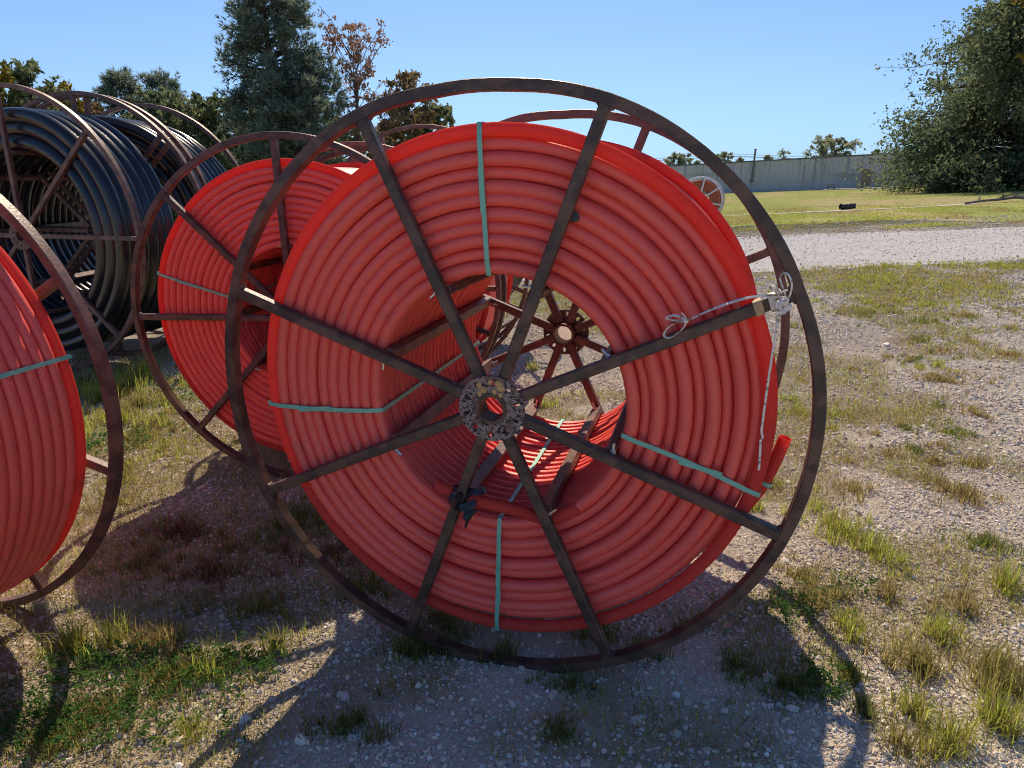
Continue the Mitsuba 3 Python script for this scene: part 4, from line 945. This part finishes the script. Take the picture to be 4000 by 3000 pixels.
def make_tree(name, label, x, y, H, prof, kind, mat, seed, lean=(0, 0), bark='mat_bark', nl=60, trunk_r=0.22, leaf=0.16, dens=1.0, first=0.2, droop=0.0, group=None, trunk_top=0.96, rise=0.35, per=9, spread=0.55):
    """prof: knots (share of the height, crown radius). Limbs leave the trunk all the way up and carry twigs with leaves."""
    r = np.random.default_rng(seed); z0 = float(gz(x, y)) - 0.15
    t = thing(name, label, 'tree', group)
    hs = np.linspace(0, 1, 12)
    tr = np.stack([x + lean[0] * hs * H + 0.10 * H * 0.15 * np.sin(hs * 5 + seed) * hs, y + lean[1] * hs * H + 0 * hs, z0 + hs * H * trunk_top], -1)
    wood = [polytube(tr, np.maximum(trunk_r * (1 - hs) ** 0.8, 0.02), 7)]
    ph, pr = np.array(prof).T; C, D = [], []
    for k in range(nl):
        h = first + (0.97 - first) * ((k + r.random()) / nl) ** 0.9
        R = np.interp(h, ph, pr) * r.uniform(0.55, 1.12)
        if R < 0.15: R = 0.15
        az = k * 2.39996 + r.normal(0, 0.35)
        base = np.array([np.interp(h * 0.93, hs, tr[:, i]) for i in range(3)]); base[2] = z0 + h * H * 0.96
        d = np.array([math.cos(az), math.sin(az), 0])
        q = np.linspace(0, 1, 6); zz = R * (rise * q - droop * q * q) + 0
        limb = base + d * (R * q)[:, None] + np.array([0, 0, 1.0]) * zz[:, None] + np.cumsum(r.normal(0, 0.04 * R, (6, 3)), 0) * [[1, 1, 0.7]]
        wood.append(polytube(limb, np.linspace(max(0.03, trunk_r * 0.30 * (1 - 0.6 * h)), 0.012, 6), 4, caps=False))
        nt = max(2, int(R * 3.2))
        for j in range(nt):
            s = r.uniform(0.28, 1.0); p = np.array([np.interp(s, q, limb[:, i]) for i in range(3)])
            tw = unit(d * r.uniform(0.2, 1) + r.normal(0, 0.6, 3) + [0, 0, 0.25]) * R * r.uniform(0.12, 0.34)
            wood.append(polytube(np.stack([p, p + tw * 0.6, p + tw]), [0.018, 0.012, 0.006], 3, caps=False))
            m = max(1, int(per * dens * r.uniform(0.4, 1.6)))
            C.append(p + tw * r.uniform(0.3, 1.1, (m, 1)) + r.normal(0, spread * 0.30 * max(0.8, 0.35 * R), (m, 3)) * [1, 1, 0.7]); D.append(np.repeat(unit(tw + [0, 0, 0.25 * np.linalg.norm(tw)])[None], m, 0))
    C, D = np.vstack(C), np.vstack(D)
    obj('trunk', cat(wood), bark, t, smooth=60)
    obj('crown', needle_tufts(C, D, leaf, r) if kind == 'pine' else leaf_cloud(C, leaf, r, 1.2, droop), mat, t)
    return t


pine_prof = [(0, 0.8), (0.2, 2.4), (0.32, 3.3), (0.46, 3.5), (0.58, 3.3), (0.68, 2.7), (0.78, 2.1), (0.9, 1.4), (1, 0.5)]
make_tree('pine_tree', 'tallest dark pine, its thick trunk and bare lower limbs showing', -14.0, 45.0, 16.3, pine_prof, 'pine', 'leaf_pine', 1, nl=110, trunk_r=0.42, leaf=0.33, per=11, first=0.22, droop=0.35, rise=0.45, spread=0.8)
make_tree('pine_tree', 'dark pine with a forked trunk just right of the tallest pine', -12.2, 44.2, 10.2, [(0, 0.8), (0.3, 2.6), (0.5, 2.9), (0.75, 1.9), (1, 0.5)], 'pine', 'leaf_pine', 2, nl=66, trunk_r=0.32, leaf=0.32, per=11, first=0.25, droop=0.3, spread=0.8)
make_tree('pine_tree', 'distant small pine with a domed top, left one of the pair', -30.9, 60.0, 12.4, [(0, 0.4), (0.5, 1.2), (0.75, 1.9), (0.92, 1.4), (1, 0.5)], 'pine', 'leaf_pine', 3, nl=55, trunk_r=0.2, leaf=0.36, per=12, first=0.4, spread=0.8)
make_tree('pine_tree', 'distant small pine, right one of the pair', -27.7, 60.0, 12.2, [(0, 0.6), (0.4, 1.6), (0.7, 2.2), (0.9, 1.2), (1, 0.4)], 'pine', 'leaf_pine', 4, nl=70, trunk_r=0.2, leaf=0.36, per=12, first=0.3, spread=0.8)
make_tree('sparse_tree', 'thin tree with few rust red leaves and visible branches', -9.9, 48.0, 11.4, [(0, 0.4), (0.5, 1.4), (0.75, 2.0), (0.92, 1.6), (1, 0.7)], 'leaf', 'leaf_rust', 5, nl=60, trunk_r=0.16, leaf=0.10, per=11, first=0.35, rise=1.5, bark='mat_bark_pale', spread=0.5)
make_tree('autumn_tree', 'reddish green autumn tree right of the thin rust red one', -6.3, 46.0, 9.0, [(0, 0.6), (0.3, 2.2), (0.6, 2.3), (0.85, 1.2), (1, 0.4)], 'leaf', 'leaf_redgreen', 6, nl=80, trunk_r=0.18, leaf=0.11, per=22, first=0.15, rise=0.8)
make_tree('broadleaf_tree', 'rounded dark green tree at the right end of the left tree line', -4.6, 47.5, 7.3, [(0, 0.8), (0.3, 1.9), (0.6, 1.9), (0.85, 1.2), (1, 0.3)], 'leaf', 'leaf_green', 7, nl=60, trunk_r=0.2, leaf=0.12, per=24, first=0.1, rise=0.5)
make_tree('broadleaf_tree', 'low green tree under the tall pines behind the second reel', -11.4, 49.5, 7.0, [(0, 1.0), (0.3, 3.0), (0.7, 2.4), (1, 0.5)], 'leaf', 'leaf_green', 8, nl=60, trunk_r=0.2, leaf=0.15, per=12, first=0.1)
make_tree('broadleaf_tree', 'yellowish green low tree between the tall pines and the red tree', -8.2, 51.0, 6.6, [(0, 1.0), (0.4, 2.6), (0.8, 1.8), (1, 0.5)], 'leaf', 'leaf_redgreen', 9, nl=50, trunk_r=0.2, leaf=0.15, per=11, first=0.1)
for k, (x, y, H, R, m, lab) in enumerate(((-19.0, 50.0, 7.6, 3.0, 'leaf_green', 'bushy green tree left against the tall pines'), (-22.2, 52.0, 7.9, 2.8, 'leaf_green', 'full green tree below the gap left of the tall pines'),
                                          (-25.6, 55.0, 8.8, 3.0, 'leaf_oak', 'dark bushy tree in front of the right small pine'), (-28.6, 50.0, 8.0, 2.4, 'leaf_redgreen', 'olive tree below the left small pine'),
                                          (-26.6, 45.2, 8.4, 1.5, 'leaf_yellow', 'slender yellowing tree above the black pipe reels'), (-27.2, 42.5, 8.9, 2.5, 'leaf_green', 'tall green tree above the nearest black pipe reel'),
                                          (-28.0, 40.0, 9.6, 2.0, 'leaf_yellow', 'yellow autumn tree at the left edge of the view'), (-17.2, 54.0, 7.0, 3.0, 'leaf_oak', 'dark tree behind the trunk of the tallest pine'), (-30.5, 47.0, 7.6, 2.6, 'leaf_oak', 'dark tree filling the left end of the tree line'))):
    make_tree('broadleaf_tree', lab, x, y, H * 1.12, [(0, 0.5 * R), (0.3, R), (0.65, 0.95 * R), (0.88, 0.6 * R), (1, 0.2 * R)], 'leaf', m, 20 + k, nl=75, trunk_r=0.18, leaf=0.13, per=22, first=0.06, rise=0.6)

make_tree('broadleaf_tree', 'huge dark spreading tree at the right edge, its lower boughs near the ground', 34.6, 51.0, 17.5, [(0, 7.6), (0.05, 8.4), (0.18, 9.2), (0.25, 8.0), (0.30, 7.0), (0.38, 8.4), (0.45, 7.4), (0.52, 6.4), (0.6, 5.2), (0.72, 3.6), (1, 1.0)], 'leaf', 'leaf_oak', 40, nl=240, trunk_r=0.5, leaf=0.115, per=26, first=0.02, rise=0.08, droop=0.16, spread=0.48)
make_tree('broadleaf_tree', 'golden yellow tree standing in front of the huge dark tree', 31.9, 44.0, 15.0, [(0, 0.6), (0.45, 1.0), (0.55, 2.4), (0.75, 3.0), (0.9, 2.2), (1, 0.8)], 'leaf', 'leaf_yellow', 41, nl=90, trunk_r=0.14, leaf=0.12, per=22, first=0.5, rise=0.4)
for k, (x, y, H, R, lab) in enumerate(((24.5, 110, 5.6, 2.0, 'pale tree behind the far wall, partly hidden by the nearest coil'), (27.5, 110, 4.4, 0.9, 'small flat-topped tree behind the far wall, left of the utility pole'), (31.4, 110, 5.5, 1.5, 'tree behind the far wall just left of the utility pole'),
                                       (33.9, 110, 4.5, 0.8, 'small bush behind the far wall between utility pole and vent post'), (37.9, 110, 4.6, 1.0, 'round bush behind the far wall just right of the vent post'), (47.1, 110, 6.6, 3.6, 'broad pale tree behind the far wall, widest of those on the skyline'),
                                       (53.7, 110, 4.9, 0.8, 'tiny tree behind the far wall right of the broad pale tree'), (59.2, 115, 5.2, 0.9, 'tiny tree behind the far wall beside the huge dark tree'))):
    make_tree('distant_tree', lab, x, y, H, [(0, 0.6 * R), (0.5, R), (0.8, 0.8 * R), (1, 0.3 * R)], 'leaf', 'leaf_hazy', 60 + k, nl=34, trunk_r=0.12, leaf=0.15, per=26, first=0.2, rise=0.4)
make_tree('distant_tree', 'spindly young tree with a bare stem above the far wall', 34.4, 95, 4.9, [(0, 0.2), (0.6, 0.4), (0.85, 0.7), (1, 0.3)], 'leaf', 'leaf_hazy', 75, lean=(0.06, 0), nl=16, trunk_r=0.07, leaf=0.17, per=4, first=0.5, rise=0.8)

for k, (x, y, H, R, lab) in enumerate(((29.6, 50.0, 1.9, 1.3, 'low dark shrub at the left foot of the huge dark tree'), (32.0, 48.5, 2.4, 1.7, 'dense shrub under the huge dark tree, left of centre'), (35.0, 47.5, 2.6, 1.9, 'dense shrub under the huge dark tree by the right edge'), (30.8, 52.5, 3.0, 1.8, 'taller shrub behind the low shrub at the foot of the huge dark tree'))):
    make_tree('shrub', lab, x, y, H, [(0, R), (0.4, 1.1 * R), (0.8, 0.7 * R), (1, 0.3 * R)], 'leaf', 'leaf_oak', 90 + k, nl=40, trunk_r=0.06, leaf=0.11, per=26, first=0.03, rise=0.3, spread=0.6)
